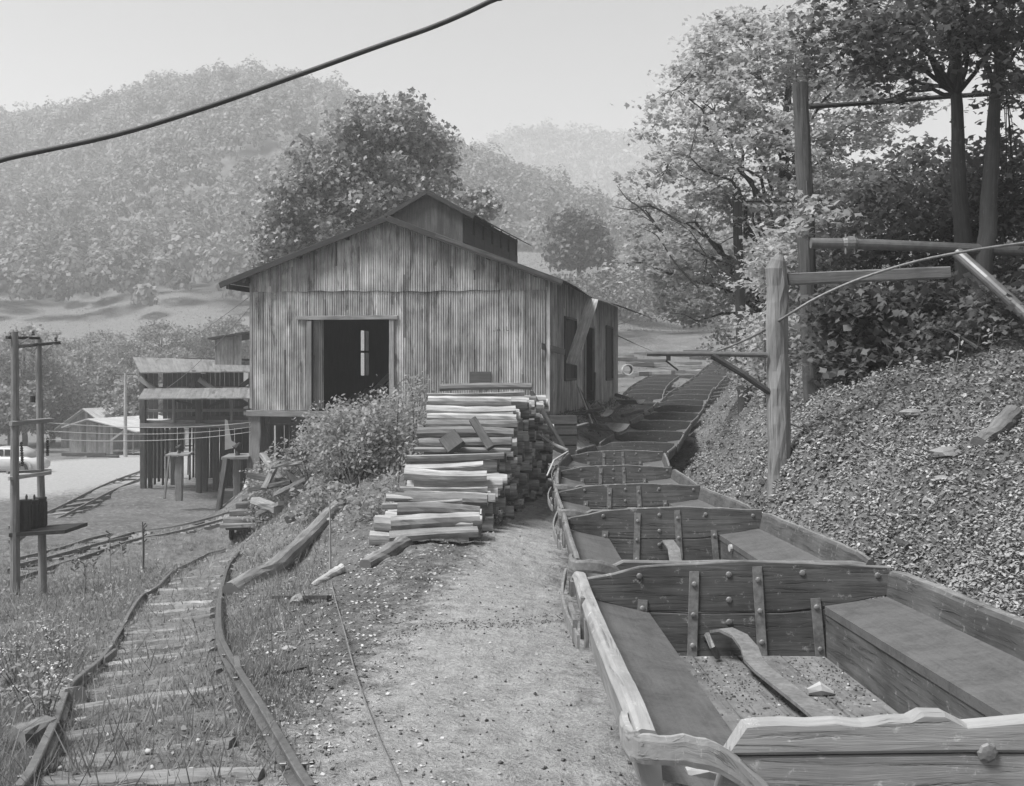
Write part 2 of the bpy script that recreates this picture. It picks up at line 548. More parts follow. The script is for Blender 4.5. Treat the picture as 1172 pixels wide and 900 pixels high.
# ------------------------------------------------------------------ terrain height: thin plate spline through surveyed points, hills beyond
CP = []
for p in FAR: CP.append((p.x, p.y, p.z - RIM))
CP += [(1.44, 2.8, -1.92), (1.44, 5, -2.0)]
for p in ROW2[::2]: CP.append((p.x, p.y, p.z - RIM))
CP += [  # path and bank top
    (-.1, 5, -2.0), (-.3, 9, -2.12), (-.4, 12, -2.25), (-.2, 16, -2.36), (.3, 20, -2.45), (1.1, 25, -2.6), (2.2, 29, -2.45),
    (-1.3, 14.6, -2.3), (-1.3, 18, -2.3), (-.8, 22, -2.1), (-2.3, 26, -1.9), (-.6, 26, -1.75),
    (-1.6, 12, -2.3), (-2.4, 12.2, -2.62), (-1.4, 8, -2.18), (-.8, 5, -1.95), (-.6, 3, -1.85),
    # lower track
    (-1.63, 5.08, -1.92), (-2.52, 7.66, -2.33), (-3.2, 9.7, -2.7), (-3.75, 11.8, -3.0), (-4.88, 16, -3.43), (-5.66, 20, -3.75), (-6.3, 24, -4.07), (-6.6, 28, -4.35),
    (-3.3, 5, -2.15), (-4.6, 8, -2.75), (-5.6, 11, -3.3), (-7, 15, -3.8), (-9.3, 20.5, -4.3), (-12, 14, -4.2), (-8, 6, -3.4), (-6, 3, -2.6),
    # bank from the track up to the barn
    (-2.6, 16.5, -2.75), (-3.6, 16.5, -3.2), (-3.2, 20, -2.5), (-4.4, 21, -3.1), (-3.8, 24.5, -2.3), (-5.3, 24, -3.4), (-4.8, 28, -2.35), (-6, 29, -3.1), (-7, 31.5, -3.0),
    # valley floor
    (-9, 28, -4.45), (-9.5, 32, -4.75), (-7.5, 36, -4.8), (-8, 45, -5.3), (-12, 35, -4.9), (-17, 30, -4.7), (-17, 50, -5.45), (-10, 55, -5.7), (-23, 62, -5.95), (-28, 45, -5.4),
    (-27, 80, -6.3), (-35, 80, -6.3), (-15, 80, -6.4), (-25, 105, -6.6), (-45, 100, -6.4), (-60, 60, -5.5), (-10, 105, -5.5), (-35, 20, -4.8),
    # barn
    (.95, 29, -1.5), (2.2, 34, -1.4), (4.2, 43, -1.25), (-2.6, 30, -1.85), (-4, 38, -3.8), (0, 44, -1.8), (-3, 46, -3), (2.4, 31, -1.9), (3.2, 36, -1.75), (4.8, 42, -1.7), (3.5, 50, -1.5),
    # slope at the other side of the cars
    (3.3, 13.4, -1.25), (3.15, 12.9, -1.32), (4.6, 17, -.55), (3.6, 8.3, -1.5), (3.1, 5, -1.72), (6.2, 20, .0), (8, 22, 1.25), (9, 26, 1.2), (9.5, 11, 1.95), (5.6, 27, -.75), (4.5, 22, -1.3), (7.8, 30, .2), (8, 40, -.5), (7.3, 35, -.6), (11, 45, 1.3),
    (13, 22, 3.6), (15, 8, 4.2), (20, 30, 5), (14.5, 60, .5), (20, 85, 1.0), (25, 60, 6), (6, 3, -.9), (2.62, 10.5, -2.0), (2.85, 16, -2.2), (3.15, 20, -2.4), (3.0, 12.2, -1.55), (3.1, 14.5, -1.5), (4.9, 27.5, -2.2), (6, 36, -2.1),
    # far yard and the hillside behind the barn
    (13, 100, 1.9), (20, 100, 2.4), (15, 120, 4.3), (24, 120, 4.6), (9, 90, .8), (12, 130, 6.5), (9.5, 140, 12.1), (5, 125, 7.6), (0, 110, 2.0), (-5, 130, 6.5), (30, 130, 7), (22, 140, 8), (45, 110, 12), (-25, 130, -4.5), (-55, 130, -3), (3, 100, 1.5), (60, 40, 18), (60, 0, 16)]
for p, q in zip(FAR[:-1], FAR[1:]):
    mdp = (p + q) / 2
    CP.append((mdp.x + 1.45, mdp.y, mdp.z - RIM + (.02 if mdp.y < 50 else .2)))
    if 30 < mdp.y: CP.append((mdp.x - 1.5, mdp.y, mdp.z - RIM + .1))
for x_ in (4.2, 5.4, 6.8, 8.4):
    for y_ in (7, 10, 13, 16.5):
        if x_ > 3.3 + max(0, y_ - 13) * .1: CP.append((x_, y_, -1.36 + .49 * (x_ - 3.3) + .025 * max(x_ - 4.5, 0) * (x_ - 3.3) + .05 * (y_ - 13.4)))
CPa = np.array(CP, dtype=float)

def tps_fit(c, lam=.02):
    def warp(p):   # compress distance so that near detail and far trends both fit
        return p
    q = c[:, :2]
    n = len(q)
    d = np.linalg.norm(q[:, None] - q[None], axis=2)
    K = np.where(d > 0, d * d * np.log(d + 1e-9), 0) + np.eye(n) * lam
    Pm = np.hstack([np.ones((n, 1)), q])
    A = np.vstack([np.hstack([K, Pm]), np.hstack([Pm.T, np.zeros((3, 3))])])
    return np.linalg.solve(A, np.concatenate([c[:, 2], np.zeros(3)]))
TW = tps_fit(CPa)

def tps(x, y):
    x = np.atleast_1d(np.asarray(x, float)); y = np.atleast_1d(np.asarray(y, float))
    out = np.empty(x.shape).ravel()
    xf, yf = x.ravel(), y.ravel()
    for s in range(0, len(xf), 20000):
        a = xf[s:s + 20000, None] - CPa[None, :, 0]; b = yf[s:s + 20000, None] - CPa[None, :, 1]
        r2 = a * a + b * b
        out[s:s + 20000] = (.5 * r2 * np.log(r2 + 1e-12)) @ TW[:-3] + TW[-3] + TW[-2] * xf[s:s + 20000] + TW[-1] * yf[s:s + 20000]
    return out.reshape(x.shape)

L_PX = [-900, -300, -100, 12, 60, 100, 170, 220, 260, 320, 380, 430, 480, 530, 580, 640, 700, 760, 830, 1000, 1200, 1700]
L_PY = [220, 190, 170, 168, 161, 151, 127, 118, 115, 124, 138, 162, 188, 210, 226, 252, 280, 300, 305, 300, 280, 260]
F_PX = [-900, 300, 480, 530, 580, 640, 700, 740, 800, 900, 1000, 1200, 1700]
F_PY = [238, 218, 202, 189, 178, 167, 165, 171, 186, 213, 238, 248, 248]
def sstep(t):
    t = np.clip(t, 0, 1); return t * t * (3 - 2 * t)
def smooth_noise(x, y, s, seed=0):
    r = np.random.default_rng(seed); z = 0
    for k in range(5):
        a = r.uniform(0, 6.28, 2); f = s * (1.7 ** k); ang = r.uniform(0, 6.28)
        z = z + np.sin(x * f * math.cos(ang) + y * f * math.sin(ang) + a[0]) * np.cos(y * f * math.cos(ang) - x * f * math.sin(ang) + a[1]) / (1.5 ** k)
    return z
def H(x, y):
    x = np.asarray(x, float); y = np.asarray(y, float)
    sh = x.shape
    x = np.atleast_1d(x).astype(float); y = np.atleast_1d(y).astype(float)
    yy = np.clip(y, -30, 150); sc = yy / np.maximum(y, 1e-6)
    xx = np.where(y > 150, x * sc, x)
    xx = np.clip(xx, -90, 75)
    near = tps(xx, yy)
    near = np.clip(near, -9, 40)
    d = np.maximum(y, 60.0)
    px = CX + F * x / d
    lz = np.interp(px, L_PX, L_PY)
    z0 = near
    zl = (HY - lz) * 380 / F
    t = (d - 132) / (380 - 132)
    left = z0 + (zl - z0) * (sstep(t) * .55 + np.clip(t, 0, 1) * .45)
    left = left + np.where(t > 1, -(d - 380) * .22, 0) + smooth_noise(x, y, .028, 3) * 5.0 * np.clip(t * 3, 0, 1)
    zf = (HY - np.interp(px, F_PX, F_PY)) * 820 / F
    t2 = (d - 480) / (820 - 480)
    far = -20 + (zf + 20) * (sstep(t2) * .6 + np.clip(t2, 0, 1) * .4) + np.where(t2 > 1, -(d - 820) * .3, 0) + smooth_noise(x, y, .015, 8) * 7 * np.clip(t2 * 3, 0, 1)
    far = np.where(d > 480, far, -1e3)
    z = np.where(d < 132, near, np.maximum(left, far))
    return z.reshape(sh) if sh else z[0]

def hz(x, y): return float(H(np.array([float(x)]), np.array([float(y)]))[0])

_D = np.exp(np.linspace(math.log(2.6), math.log(300), 700))
def G(px, py, dz=0.0):
    """where the photo's line of sight through (px, py) meets the ground"""
    x = (px - CX) * _D / F
    z = (HY - py) * _D / F
    g = H(x, _D)
    below = np.nonzero(z < g)[0]
    i = int(below[0]) if len(below) else len(_D) - 1
    if i == 0: d = _D[0]
    else:
        a, b = z[i - 1] - g[i - 1], g[i] - z[i]
        d = _D[i - 1] + (_D[i] - _D[i - 1]) * a / max(a + b, 1e-9)
    return Vector(((px - CX) * d / F, d, hz((px - CX) * d / F, d) + dz))

# masks
def poly_dist(x, y, pts):
    best = np.full(x.shape, 1e9); wd = np.zeros(x.shape)
    for (x0, y0, w0), (x1, y1, w1) in zip(pts[:-1], pts[1:]):
        dx, dy = x1 - x0, y1 - y0
        t = np.clip(((x - x0) * dx + (y - y0) * dy) / (dx * dx + dy * dy), 0, 1)
        d = np.hypot(x - x0 - t * dx, y - y0 - t * dy) / (w0 + (w1 - w0) * t)
        best = np.minimum(best, d)
    return best
PATH = [(.0, 1, 1.0), (-.15, 5, .85), (-.12, 8, .72), (-.08, 11, .5), (.15, 15, .42), (.6, 20, .36), (1.25, 25, .3), (2.2, 30, .25)]
gr0 = [G(*q) for q in ((-60, 560), (40, 548), (110, 536), (170, 527), (215, 520), (240, 512))]
ROAD = [(p.x, p.y, 4.0 + 2.5 * (i < 3)) for i, p in enumerate(gr0)]
ROAD2 = [(12, 100, 2.2), (14.5, 112, 3.0), (17, 125, 3.6), (24, 133, 3)]

def masks(x, y):
    bare = np.clip(1.35 - poly_dist(x, y, PATH) * .62, 0, 1)
    road = np.maximum(np.clip(1.6 - poly_dist(x, y, ROAD), 0, 1), np.clip(1.4 - poly_dist(x, y, ROAD2), 0, 1) * .35)
    # grass: left bank, along the track, meadow behind; not on the yard floor, not under the cars
    lp = np.interp(y, [3, 5, 8, 12, 16, 20, 25, 32], [-.75, -.8, -1.2, -1.9, -2.4, -2.9, -3.4, -4.5])
    g = np.clip((lp - .3 - x) * 1.2 + .3, 0, .75)
    yard = np.clip((y - 26) / 5, 0, 1) * np.clip((100 - y) / 12, 0, 1) * (x < -5)
    g = g * (1 - yard * .75)
    g = np.where((y > 112), .9, g)
    g = np.where((x > 2.6) & (y < 60), .12, g)
    bare2 = np.where((x < -5) & (y > 30) & (y < 110), .22, 0)
    midbare = np.clip(1 - np.abs(x + .9 + (y - 5) * .05) / 1.2, 0, 1) * .32 * (y < 17)
    bare = np.maximum(np.maximum(bare, bare2), midbare)
    return bare, g, road

_Hbase = H
def H(x, y):
    """ground with its small bumps, the surface everything stands on"""
    x = np.asarray(x, float); y = np.asarray(y, float)
    z = np.atleast_1d(_Hbase(x, y)); sh = z.shape
    xx = np.broadcast_to(np.atleast_1d(x), sh); yy = np.broadcast_to(np.atleast_1d(y), sh)
    near = np.clip((70 - yy) / 40, 0, 1)
    bare, g, road = masks(xx, yy)
    rough = (1 - bare * .75) * (1 - road)
    on = np.clip(1.5 - poly_dist(xx, yy, [(p.x, p.y, 1.0) for p in FAR[:12]]), 0, 1)
    z = z + near * (rough * (.04 * smooth_noise(xx, yy, 1.9, 21) + .022 * smooth_noise(xx, yy, 6.1, 22)) + .007 * smooth_noise(xx, yy, 17, 23) * (.4 + rough)) * (1 - .6 * on)
    slope = np.clip((xx - 3.0) / 1.0, 0, 1) * (yy < 60)
    z = z + slope * near * (.06 * smooth_noise(xx, yy, 2.3, 31) + .028 * smooth_noise(xx, yy, 8, 32))
    return z

def build_terrain():
    nr, nc = 760, 700
    r = np.exp(np.linspace(math.log(5.2), math.log(1000), nr))
    u = np.linspace(-1, 1, nc)
    u = np.sign(u) * (np.abs(u) ** 1.25) * .95
    R, U = np.meshgrid(r, u, indexing='ij')
    X, Y = R * U, R - 6.0
    x, y = X.ravel(), Y.ravel()
    z = H(x, y)
    bare, g, road = masks(x, y)
    idx = np.arange(nr * nc).reshape(nr, nc)
    q = np.stack([idx[:-1, :-1], idx[:-1, 1:], idx[1:, 1:], idx[1:, :-1]], axis=-1).reshape(-1, 4)
    fx, fy = x[q].mean(1), y[q].mean(1)
    fb, fr = bare[q].mean(1), road[q].mean(1)
    cls = np.zeros(len(q), int)
    cls[(fb > .62) & (fy < 60)] = 1
    cls[(fr > .5) & (fx < 0)] = 2
    cls[fy > 150] = 3
    vv = np.stack([x, y, z], 1)
    for k, name in ((0, 'ground'), (1, 'dirt_path'), (2, 'dirt_road'), (3, 'hills')):
        sel = q[cls == k]
        if not len(sel): continue
        used, inv = np.unique(sel.ravel(), return_inverse=True)
        o = np_mesh(name, vv[used], inv.astype(np.int32), 4, M['ground'], attrs={'bare': bare[used], 'grass': g[used], 'road': road[used]}, smooth=True)
        tag(o, kind='structure')
build_terrain()
# ------------------------------------------------------------------ mine cars
def smooth_n(pts, n):
    out = []
    Q = [pts[0]] + list(pts) + [pts[-1]]
    for i in range(1, len(Q) - 2):
        for k in range(n):
            t = k / n; a, b, c, d = Q[i - 1], Q[i], Q[i + 1], Q[i + 2]
            out.append(.5 * ((2 * b) + (c - a) * t + (2 * a - 5 * b + 4 * c - d) * t * t + (3 * b - a - 3 * c + d) * t ** 3))
    return out + [pts[-1]]
def wavy(x0, x1, zf, n, amp):
    return [(x0 + (x1 - x0) * i / n, zf(i / n) + RND.uniform(-amp, amp)) for i in range(n + 1)]

def finish_far(root, wd):
    MB().beam((-1.1, -1.7, .62), (-1.1, 1.7, .62), .05, .1, seg=4, jit=.01).build('side_iron', M['iron'], root)
    MB().beam((0, -1.4, .15), (0, 1.4, .15), 1.1, .12).build('frame', wd, root)
    return root

def make_car(label, near=False, wood='car_wood', far=False):
    root = thing('mine_car', label, 'mine car', (0, 0, 0), 'mine cars coupled in a long line')
    HL, HW = 1.8, 1.05
    wd = M[wood]; irn = M['iron']
    # side boards
    for s in (-1, 1):
        b = MB()
        n = 14
        rings, us = [], []
        for i in range(n + 1):
            y = -HL + .02 + (2 * HL - .04) * i / n
            top = RIM + RND.uniform(-.005, .004) - (.02 if i in (0, n) else 0)
            bul = .012 * math.sin(math.pi * i / n)
            to, ti = HW + bul - .0, HW + bul - (.085 if near else .06)
            bo, bi = HW + bul - .04, HW + bul - .1
            z0 = .60
            ring = [(s * bo, y, z0), (s * (to), y, top - .035), (s * (to - .015), y, top - .008), (s * (to - .03), y, top), (s * (ti + .012), y, top - .006), (s * ti, y, top - .03), (s * bi, y, z0)]
            if s < 0: ring = ring[::-1]
            rings.append(ring); us.append(y)
        b.sweep(rings, us, rnd=.5)
        b.build('side_board', M['car_wood_pale'] if near and s < 0 else M['car_wood'], root)
    # sloping sheets over the wheels and the planks of the well
    for s in (-1, 1):
        b = MB()
        n = 8
        zo, zi = (.655, .56) if s < 0 else (.665, .60)
        xo, xi = HW - .06, HW - .49
        for i in range(n):
            ya, yb = -HL + .06 + (2 * HL - .12) * i / n, -HL + .06 + (2 * HL - .12) * (i + 1) / n
            if s > 0: b.face([(xi, ya, zi), (xo, ya, zo), (xo, yb, zo), (xi, yb, zi)], rnd=.5)
            else: b.face([(-xo, ya, zo), (-xi, ya, zi), (-xi, yb, zi), (-xo, yb, zo)], rnd=.5)
        e = .012
        b.face([(s * xi, -HL + .06, zi), (s * xi, HL - .06, zi), (s * xi, HL - .06, zi - .05), (s * xi, -HL + .06, zi - .05)][::s], rnd=.5)
        b.build('side_sheet', M['steel_sheet'], root)
        p = MB()
        p.beam((s * (xi + .0325 + .003), -HL + .06, zi / 2 + .11), (s * (xi + .0325 + .003), HL - .06, zi / 2 + .11), .055, zi - .22 - .012, seg=6, jit=.003, rnd=.7)
        p.build('well_plank', wd, root)
    f = MB()
    for i, xx in enumerate((-.42, -.14, .14, .42)):
        f.beam((xx, -HL + .04, .26), (xx, HL - .04, .26), .278, .05, seg=3, jit=.002)
    f.build('floor', wd, root)
    # end boards
    for s in (-1, 1):
        yb = s * (HL - .03)
        up = MB()
        if s > 0:
            lo = [(-1.0, .665), (-.66, .575), (-.3, .562), (.35, .566), (.62, .60), (.99, .675)]
            amp = .008
            up_z = .04 if far else 0
            top = wavy(.99, -.62, lambda t: RIM + up_z + .012 + .03 * math.sin(3.2 * t), 12, amp) + [(-.78, RIM - .035), (-.95, RIM - .065), (-1.0, RIM - .1)]
        else:
            lo = [(-.80, .58), (.80, .59), (.98, .67)] if not near else [(-.745, .742), (.0, .752), (.96, .745)]
            if not near: top = [(.98, RIM - (.14 if far else .05))] + wavy(.9, -.7, lambda t: RIM - (.13 if far else .035), 7, .004) + [(-.78, RIM - .15 if far else RIM - .07)]
            else: top = [(.98, RIM + .01)] + wavy(.9, .22, lambda t: RIM + .018 + .005 * math.sin(9 * t), 7, .006) + [(.13, RIM + .012), (.0, RIM + .0), (-.07, RIM + .036), (-.14, RIM + .038), (-.18, RIM + .018)] + wavy(-.25, -.66, lambda t: RIM + .01 - .006 * t, 5, .006) + [(-.70, RIM - .0), (-.76, RIM - .09)]
        pale = near and s < 0
        up.prism(lo + top, (0, yb + .03, 0), (1, 0, 0), (0, 0, 1), (0, -.06, 0) if s > 0 else (0, -.075, 0), bevel=.007 if s > 0 else .012, rnd=.55)
        if near and s < 0: up.prism([(-.80, .58), (.80, .59), (.98, .67), (.97, .739), (0, .747), (-.76, .737)], (0, yb + .03, 0), (1, 0, 0), (0, 0, 1), (0, -.068, 0), bevel=.008, rnd=.45)
        eb = up.build('end_board', M['car_wood_pale'] if pale else wd, root)
        dn = MB()
        dn.prism([(-.60, .235), (.60, .235), (.615, .585), (.3, .555), (-.3, .551), (-.64, .563)], (0, yb + .024, 0), (1, 0, 0), (0, 0, 1), (0, -.05, 0), bevel=.006, rnd=.4)
        dn.build('end_board_lower', M['car_wood_pale'] if pale else wd, root)
        # iron straps and bolts on the side one sees
        fy = yb - .03
        if far: continue
        st = ((-.60, .27, .64), (-.27, .25, .82), (.13, .27, .85), (.50, .26, .65)) if s > 0 else ((.62, .27, .5),)
        for (x, z0, z1) in st:
            k = MB()
            lean = .02 if x < 0 else -.03
            k.beam((x - lean, fy - .006, z0), (x, fy - .006, z1), .062, .012, up=(0, 1, 0), seg=3, jit=.001, cham=.002, rnd=.6)
            nb = 3 if z1 > .7 else 2
            for q in range(nb):
                zz = z0 + (z1 - z0) * (.18 + q * (.68 / max(nb - 1, 1)))
                k.bolt((x - lean * (1 - (zz - z0) / (z1 - z0)), fy - .014, zz), (0, -1, 0), .018, .011, rnd=.5)
            k.build('iron_strap', irn, root)
        if s > 0:
            for (x, z) in ((-.62, .79), (-.05, .80), (-.05, .64), (.42, .81), (.90, .795), (-.05, .50)):
                MB().bolt((x, fy - .001, z), (0, -1, 0), .02, .011, rnd=.4).build('bolt', irn, root)
        else:
            for (x, z, r) in ((.06, .755, .034), (-.55, .47, .03), (.30, .66, .03), (.62, .69, .03)):
                MB().bolt((x, fy - .001, z), (0, -1, 0), r, .024, rnd=.4).build('bolt', irn, root)
    if far: return finish_far(root, wd)
    # curled bar on the floor
    if near:
        pts = [(-.13, 1.70, .44), (-.10, 1.60, .47), (-.03, 1.52, .445), (.0, 1.38, .40), (-.01, 1.22, .36), (0, 1.0, .35), (.05, .3, .35), (.1, -.6, .35), (.14, -1.5, .35)]
    else:
        pts = [(0, 1.70, .5), (.02, 1.60, .545), (.06, 1.48, .48), (.06, 1.3, .36), (.05, .3, .33), (.0, -1.5, .33)]
    k = MB()
    rings, us, u = [], [], 0
    for i, p in enumerate(pts):
        a, c = Vector(pts[max(i - 1, 0)]), Vector(pts[min(i + 1, len(pts) - 1)])
        d = (c - a).normalized(); sx = d.cross(Vector((0, 0, 1))).normalized(); uz = sx.cross(d)
        w = .055 if near else .06
        p = Vector(p)
        rings.append([p - sx * w, p + sx * w, p + sx * w + uz * .018, p - sx * w + uz * .018]); us.append(u); u += .3
    k.sweep(rings, us, rnd=.7)
    k.build('draw_bar', M['iron'], root)
    h = MB(); h.tube([(-.2, 1.74, .40), (-.21, 1.62, .44), (-.19, 1.55, .38), (-.15, 1.60, .31)] if near else [(-.05, 1.88, .42), (-.05, 1.95, .5), (.03, 1.98, .5)], .02, 6)
    h.build('hook', irn, root)
    # irons along the path side: long spring bar, brackets, hanging pins
    k = MB()
    rings = []
    for i in range(9):
        t = i / 8
        y = 1.78 - 1.35 * t
        x = -1.075 - .05 * math.sin(t * math.pi) - .02
        z = .80 - .16 * t
        rings.append([(x, y, z - .035), (x + .014, y, z - .035), (x + .014, y, z + .035), (x, y, z + .035)][::-1])
    k.sweep(rings, [i * .15 for i in range(9)], rnd=.9)
    k.build('spring_bar', irn, root)
    for (y, z0, z1, o) in ((.62, .62, .84, -.03), (.30, .64, .78, -.03)):
        k = MB().beam((-1.085 - o, y, z0), (-1.085 - o, y, z1), .05, .022, up=(1, 0, 0), seg=2, jit=.002, cham=.003)
        k.build('side_iron', irn, root)
    MB().beam((-1.10, 1.0, .68), (-1.10, .55, .67), .025, .13, seg=3, jit=.004, cham=.004).build('latch_plate', irn, root)
    # corner irons that lap round to the end board
    for s in (-1, 1):
        c = MB()
        z0 = .77 if s < 0 else .72
        y0 = s * (HL - .0)
        pts = [(-1.055, y0 - s * .22, z0 + .01), (-1.062, y0 - s * .1, z0 + .01), (-1.05, y0 + s * .01, z0 + .005), (-1.0, y0 + s * .035, z0), (-.86, y0 + s * .04, z0 - .005), (-.72, y0 + s * .02, z0 - .07), (-.58, y0 + s * .015, z0 - .22)]
        pts = smooth_n([Vector(p) for p in pts], 4)
        rings, us, u = [], [], 0
        for i, p in enumerate(pts):
            a, q = Vector(pts[max(i - 1, 0)]), Vector(pts[min(i + 1, len(pts) - 1)])
            d = (q - a).normalized(); nrm = d.cross(Vector((0, 0, 1))).normalized() * .01
            w = Vector((0, 0, .045 + RND.uniform(-.003, .003))); p = Vector(p) + Vector((0, 0, RND.uniform(-.003, .003)))
            rings.append([p - w - nrm, p - w + nrm, p - w * .6 + nrm * 1.6, p + w * .6 + nrm * 1.6, p + w + nrm, p + w - nrm]); us.append(u); u += .12
        c.sweep(rings, us, rnd=.8 if near else .5)
        c.build('corner_iron', M['car_wood_pale'] if near and s < 0 else irn, root)
    # running gear
    fr = MB()
    for s in (-1, 1): fr.beam((s * .52, -1.6, .19 + .04), (s * .52, 1.6, .23), .09, .10)
    fr.beam((-.9, -1.88, .38), (.9, -1.88, .38), .1, .16); fr.beam((-.9, 1.87, .38), (.9, 1.87, .38), .1, .16)
    fr.build('frame', wd, root)
    for y in (-.75, .75):
        MB().tube([(-.78, y, .19), (.78, y, .19)], .03, 8).build('axle', M['iron_dark'], root)
        for s in (-1, 1):
            w = MB(); rr = []
            for (r_, x_) in ((.09, .60), (.17, .605), (.215, .615), (.215, .64), (.185, .645), (.18, .70), (.1, .705), (.06, .72)):
                rr.append([(s * x_, y + r_ * math.cos(t * math.pi / 8), .19 + r_ * math.sin(t * math.pi / 8)) for t in range(16)])
            if s < 0: rr = [q[::-1] for q in rr]
            w.sweep(rr, [i * .05 for i in range(8)], rnd=.4)
            w.build('wheel', M['iron_dark'], root)
    cp = MB().beam((0, -2.08, .36), (0, -1.78, .36), .1, .09, cham=.01)
    cp.build('coupling', irn, root)
    return root

ORD = ['first', 'second', 'third', 'fourth', 'fifth', 'sixth', 'seventh', 'eighth', 'ninth', 'tenth', 'eleventh', 'twelfth', 'thirteenth', 'fourteenth', 'fifteenth',
       'sixteenth', 'seventeenth', 'eighteenth', 'nineteenth', 'twentieth', 'twenty-first', 'twenty-second']
BESIDE = ['', 'the one just beyond the coal-strewn car', 'beside the front of the timber stack', 'beside the thick pointed post', 'with a rod resting at its corner', 'beside the near corner of the barn',
          'beside the leaning planks', 'opposite the barn side door', 'opposite the narrow barn window', 'at the far barn corner', 'just past the barn', 'under the short pipe bracket']
car1 = make_car('empty wooden mine car nearest the camera with coal crumbs on its floor', near=True)
car2 = make_car('x')
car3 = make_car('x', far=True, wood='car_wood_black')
maps = {}
def place_car(proto, kids, far, prev, first=False):
    d = (far - prev); d.z = 0; d.normalize()
    o = proto if first else copy_tree(proto, None, kids)
    c = far - d * 1.8
    slope = math.atan2((far.z - prev.z), (far - prev).length)
    o.location = (c.x, c.y, far.z - RIM - math.sin(slope) * 1.8)
    o.rotation_euler = (slope, 0, -math.atan2(d.x, d.y))
    return o
k2 = kid_map(car2); k3 = kid_map(car3)
place_car(car1, None, FAR[0], Vector((1.43, 2.85, -1.09)), True)
for i in range(1, len(FAR)):
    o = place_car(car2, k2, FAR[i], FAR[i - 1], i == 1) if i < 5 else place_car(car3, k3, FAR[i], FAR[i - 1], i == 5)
    o.rotation_euler[2] += RND.uniform(-.02, .02)
    o.rotation_euler[1] += RND.uniform(-.012, .012)
    o.location.x += RND.uniform(-.03, .03) * (1 if i > 1 else 0)
    o['label'] = ('%s wooden mine car of the long line counting from the coal-strewn one' % ORD[i]) + ((', ' + BESIDE[i]) if i < len(BESIDE) and BESIDE[i] and i not in (1,) else '')
    w_ = o['label'].split()
    if len(w_) > 16: o['label'] = ORD[i] + ' mine car of the long line, ' + BESIDE[i]
pd = ROW2[0] - (ROW2[1] - ROW2[0])
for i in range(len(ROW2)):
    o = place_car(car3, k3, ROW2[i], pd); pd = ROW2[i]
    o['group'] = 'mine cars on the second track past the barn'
    o['label'] = '%s mine car of the short row standing past the barn corner' % ORD[i]

# coal crumbs lying in the first car
def crumbs(name, label, cat, pts, smin, smax, mat, kind='stuff'):
    n = len(pts)
    base = np.array([[-1, -1, 0], [1, -1, 0], [1, 1, 0], [-1, 1, 0], [-.6, -.6, 1], [.7, -.5, 1], [.5, .6, 1], [-.6, .5, 1]], float)
    fc = np.array([[3, 2, 1, 0], [4, 5, 6, 7], [0, 1, 5, 4], [1, 2, 6, 5], [2, 3, 7, 6], [3, 0, 4, 7]])
    s = NR.uniform(0, 1, n) ** 3 * (smax - smin) + smin
    v = base[None] * s[:, None, None] * NR.uniform(.4, 1.2, (n, 1, 3)) + NR.normal(0, .22, (n, 8, 3)) * s[:, None, None]
    a = NR.uniform(0, 6.28, n); ca, sa = np.cos(a), np.sin(a)
    x = v[:, :, 0] * ca[:, None] - v[:, :, 1] * sa[:, None]; y = v[:, :, 0] * sa[:, None] + v[:, :, 1] * ca[:, None]
    vv = np.stack([x, y, v[:, :, 2]], -1) + np.asarray(pts)[:, None, :]
    ff = (fc[None] + (np.arange(n) * 8)[:, None, None]).reshape(-1)
    o = np_mesh(name, vv.reshape(-1, 3), ff, 4, mat, rnd=np.repeat(NR.uniform(0, 1, n), 6))
    return tag(o, label, cat, None, kind)
n = 2600
cl = np.stack([NR.uniform(-.55, .55, n), np.where(NR.random(n) < .6, NR.normal(1.0, .4, n), NR.uniform(-1.6, 1.7, n)).clip(-1.65, 1.68), np.full(n, .285)], 1)
mw = Matrix.LocRotScale(car1.location, car1.rotation_euler, None)
cl = np.array([tuple(mw @ Vector(p)) for p in cl])
crumbs('coal_crumbs', 'coal and slate crumbs scattered on the floor of the front mine car', 'coal', cl, .0012, .008, M['coal'])
crumbs('pale_crumbs', 'pale chips among the coal dust in the front mine car', 'chips', cl[::28], .004, .014, M['stone'])
for i, (lx, ly) in enumerate(((-.78, -1.60), (.25, .75), (.42, -.2))):
    p = mw @ Vector((lx, ly, .60 if i == 0 else .285))
    b = MB(); b.tube([p + Vector((-.07, 0, .02)), p + Vector((0, .01, .035)), p + Vector((.07, 0, .015))], [.02, .035, .012], 7, jit=.3)
    o = b.build('stone', M['stone'])
    tag(o, ['small pale stone on the near edge of the coal-strewn car', 'small stone among the crumbs on the car floor', 'small chip of stone by the bar on the car floor'][i], 'stone')
# tin can / roller in the second car
b = MB(); q = P(843, 627.5, 10.4); b.tube([q + Vector((-.07, 0, 0)), q + Vector((.07, .02, 0))], .035, 12)
tag(b.build('tin_can', M['stone']), 'pale cylindrical can resting in the second mine car', 'can')
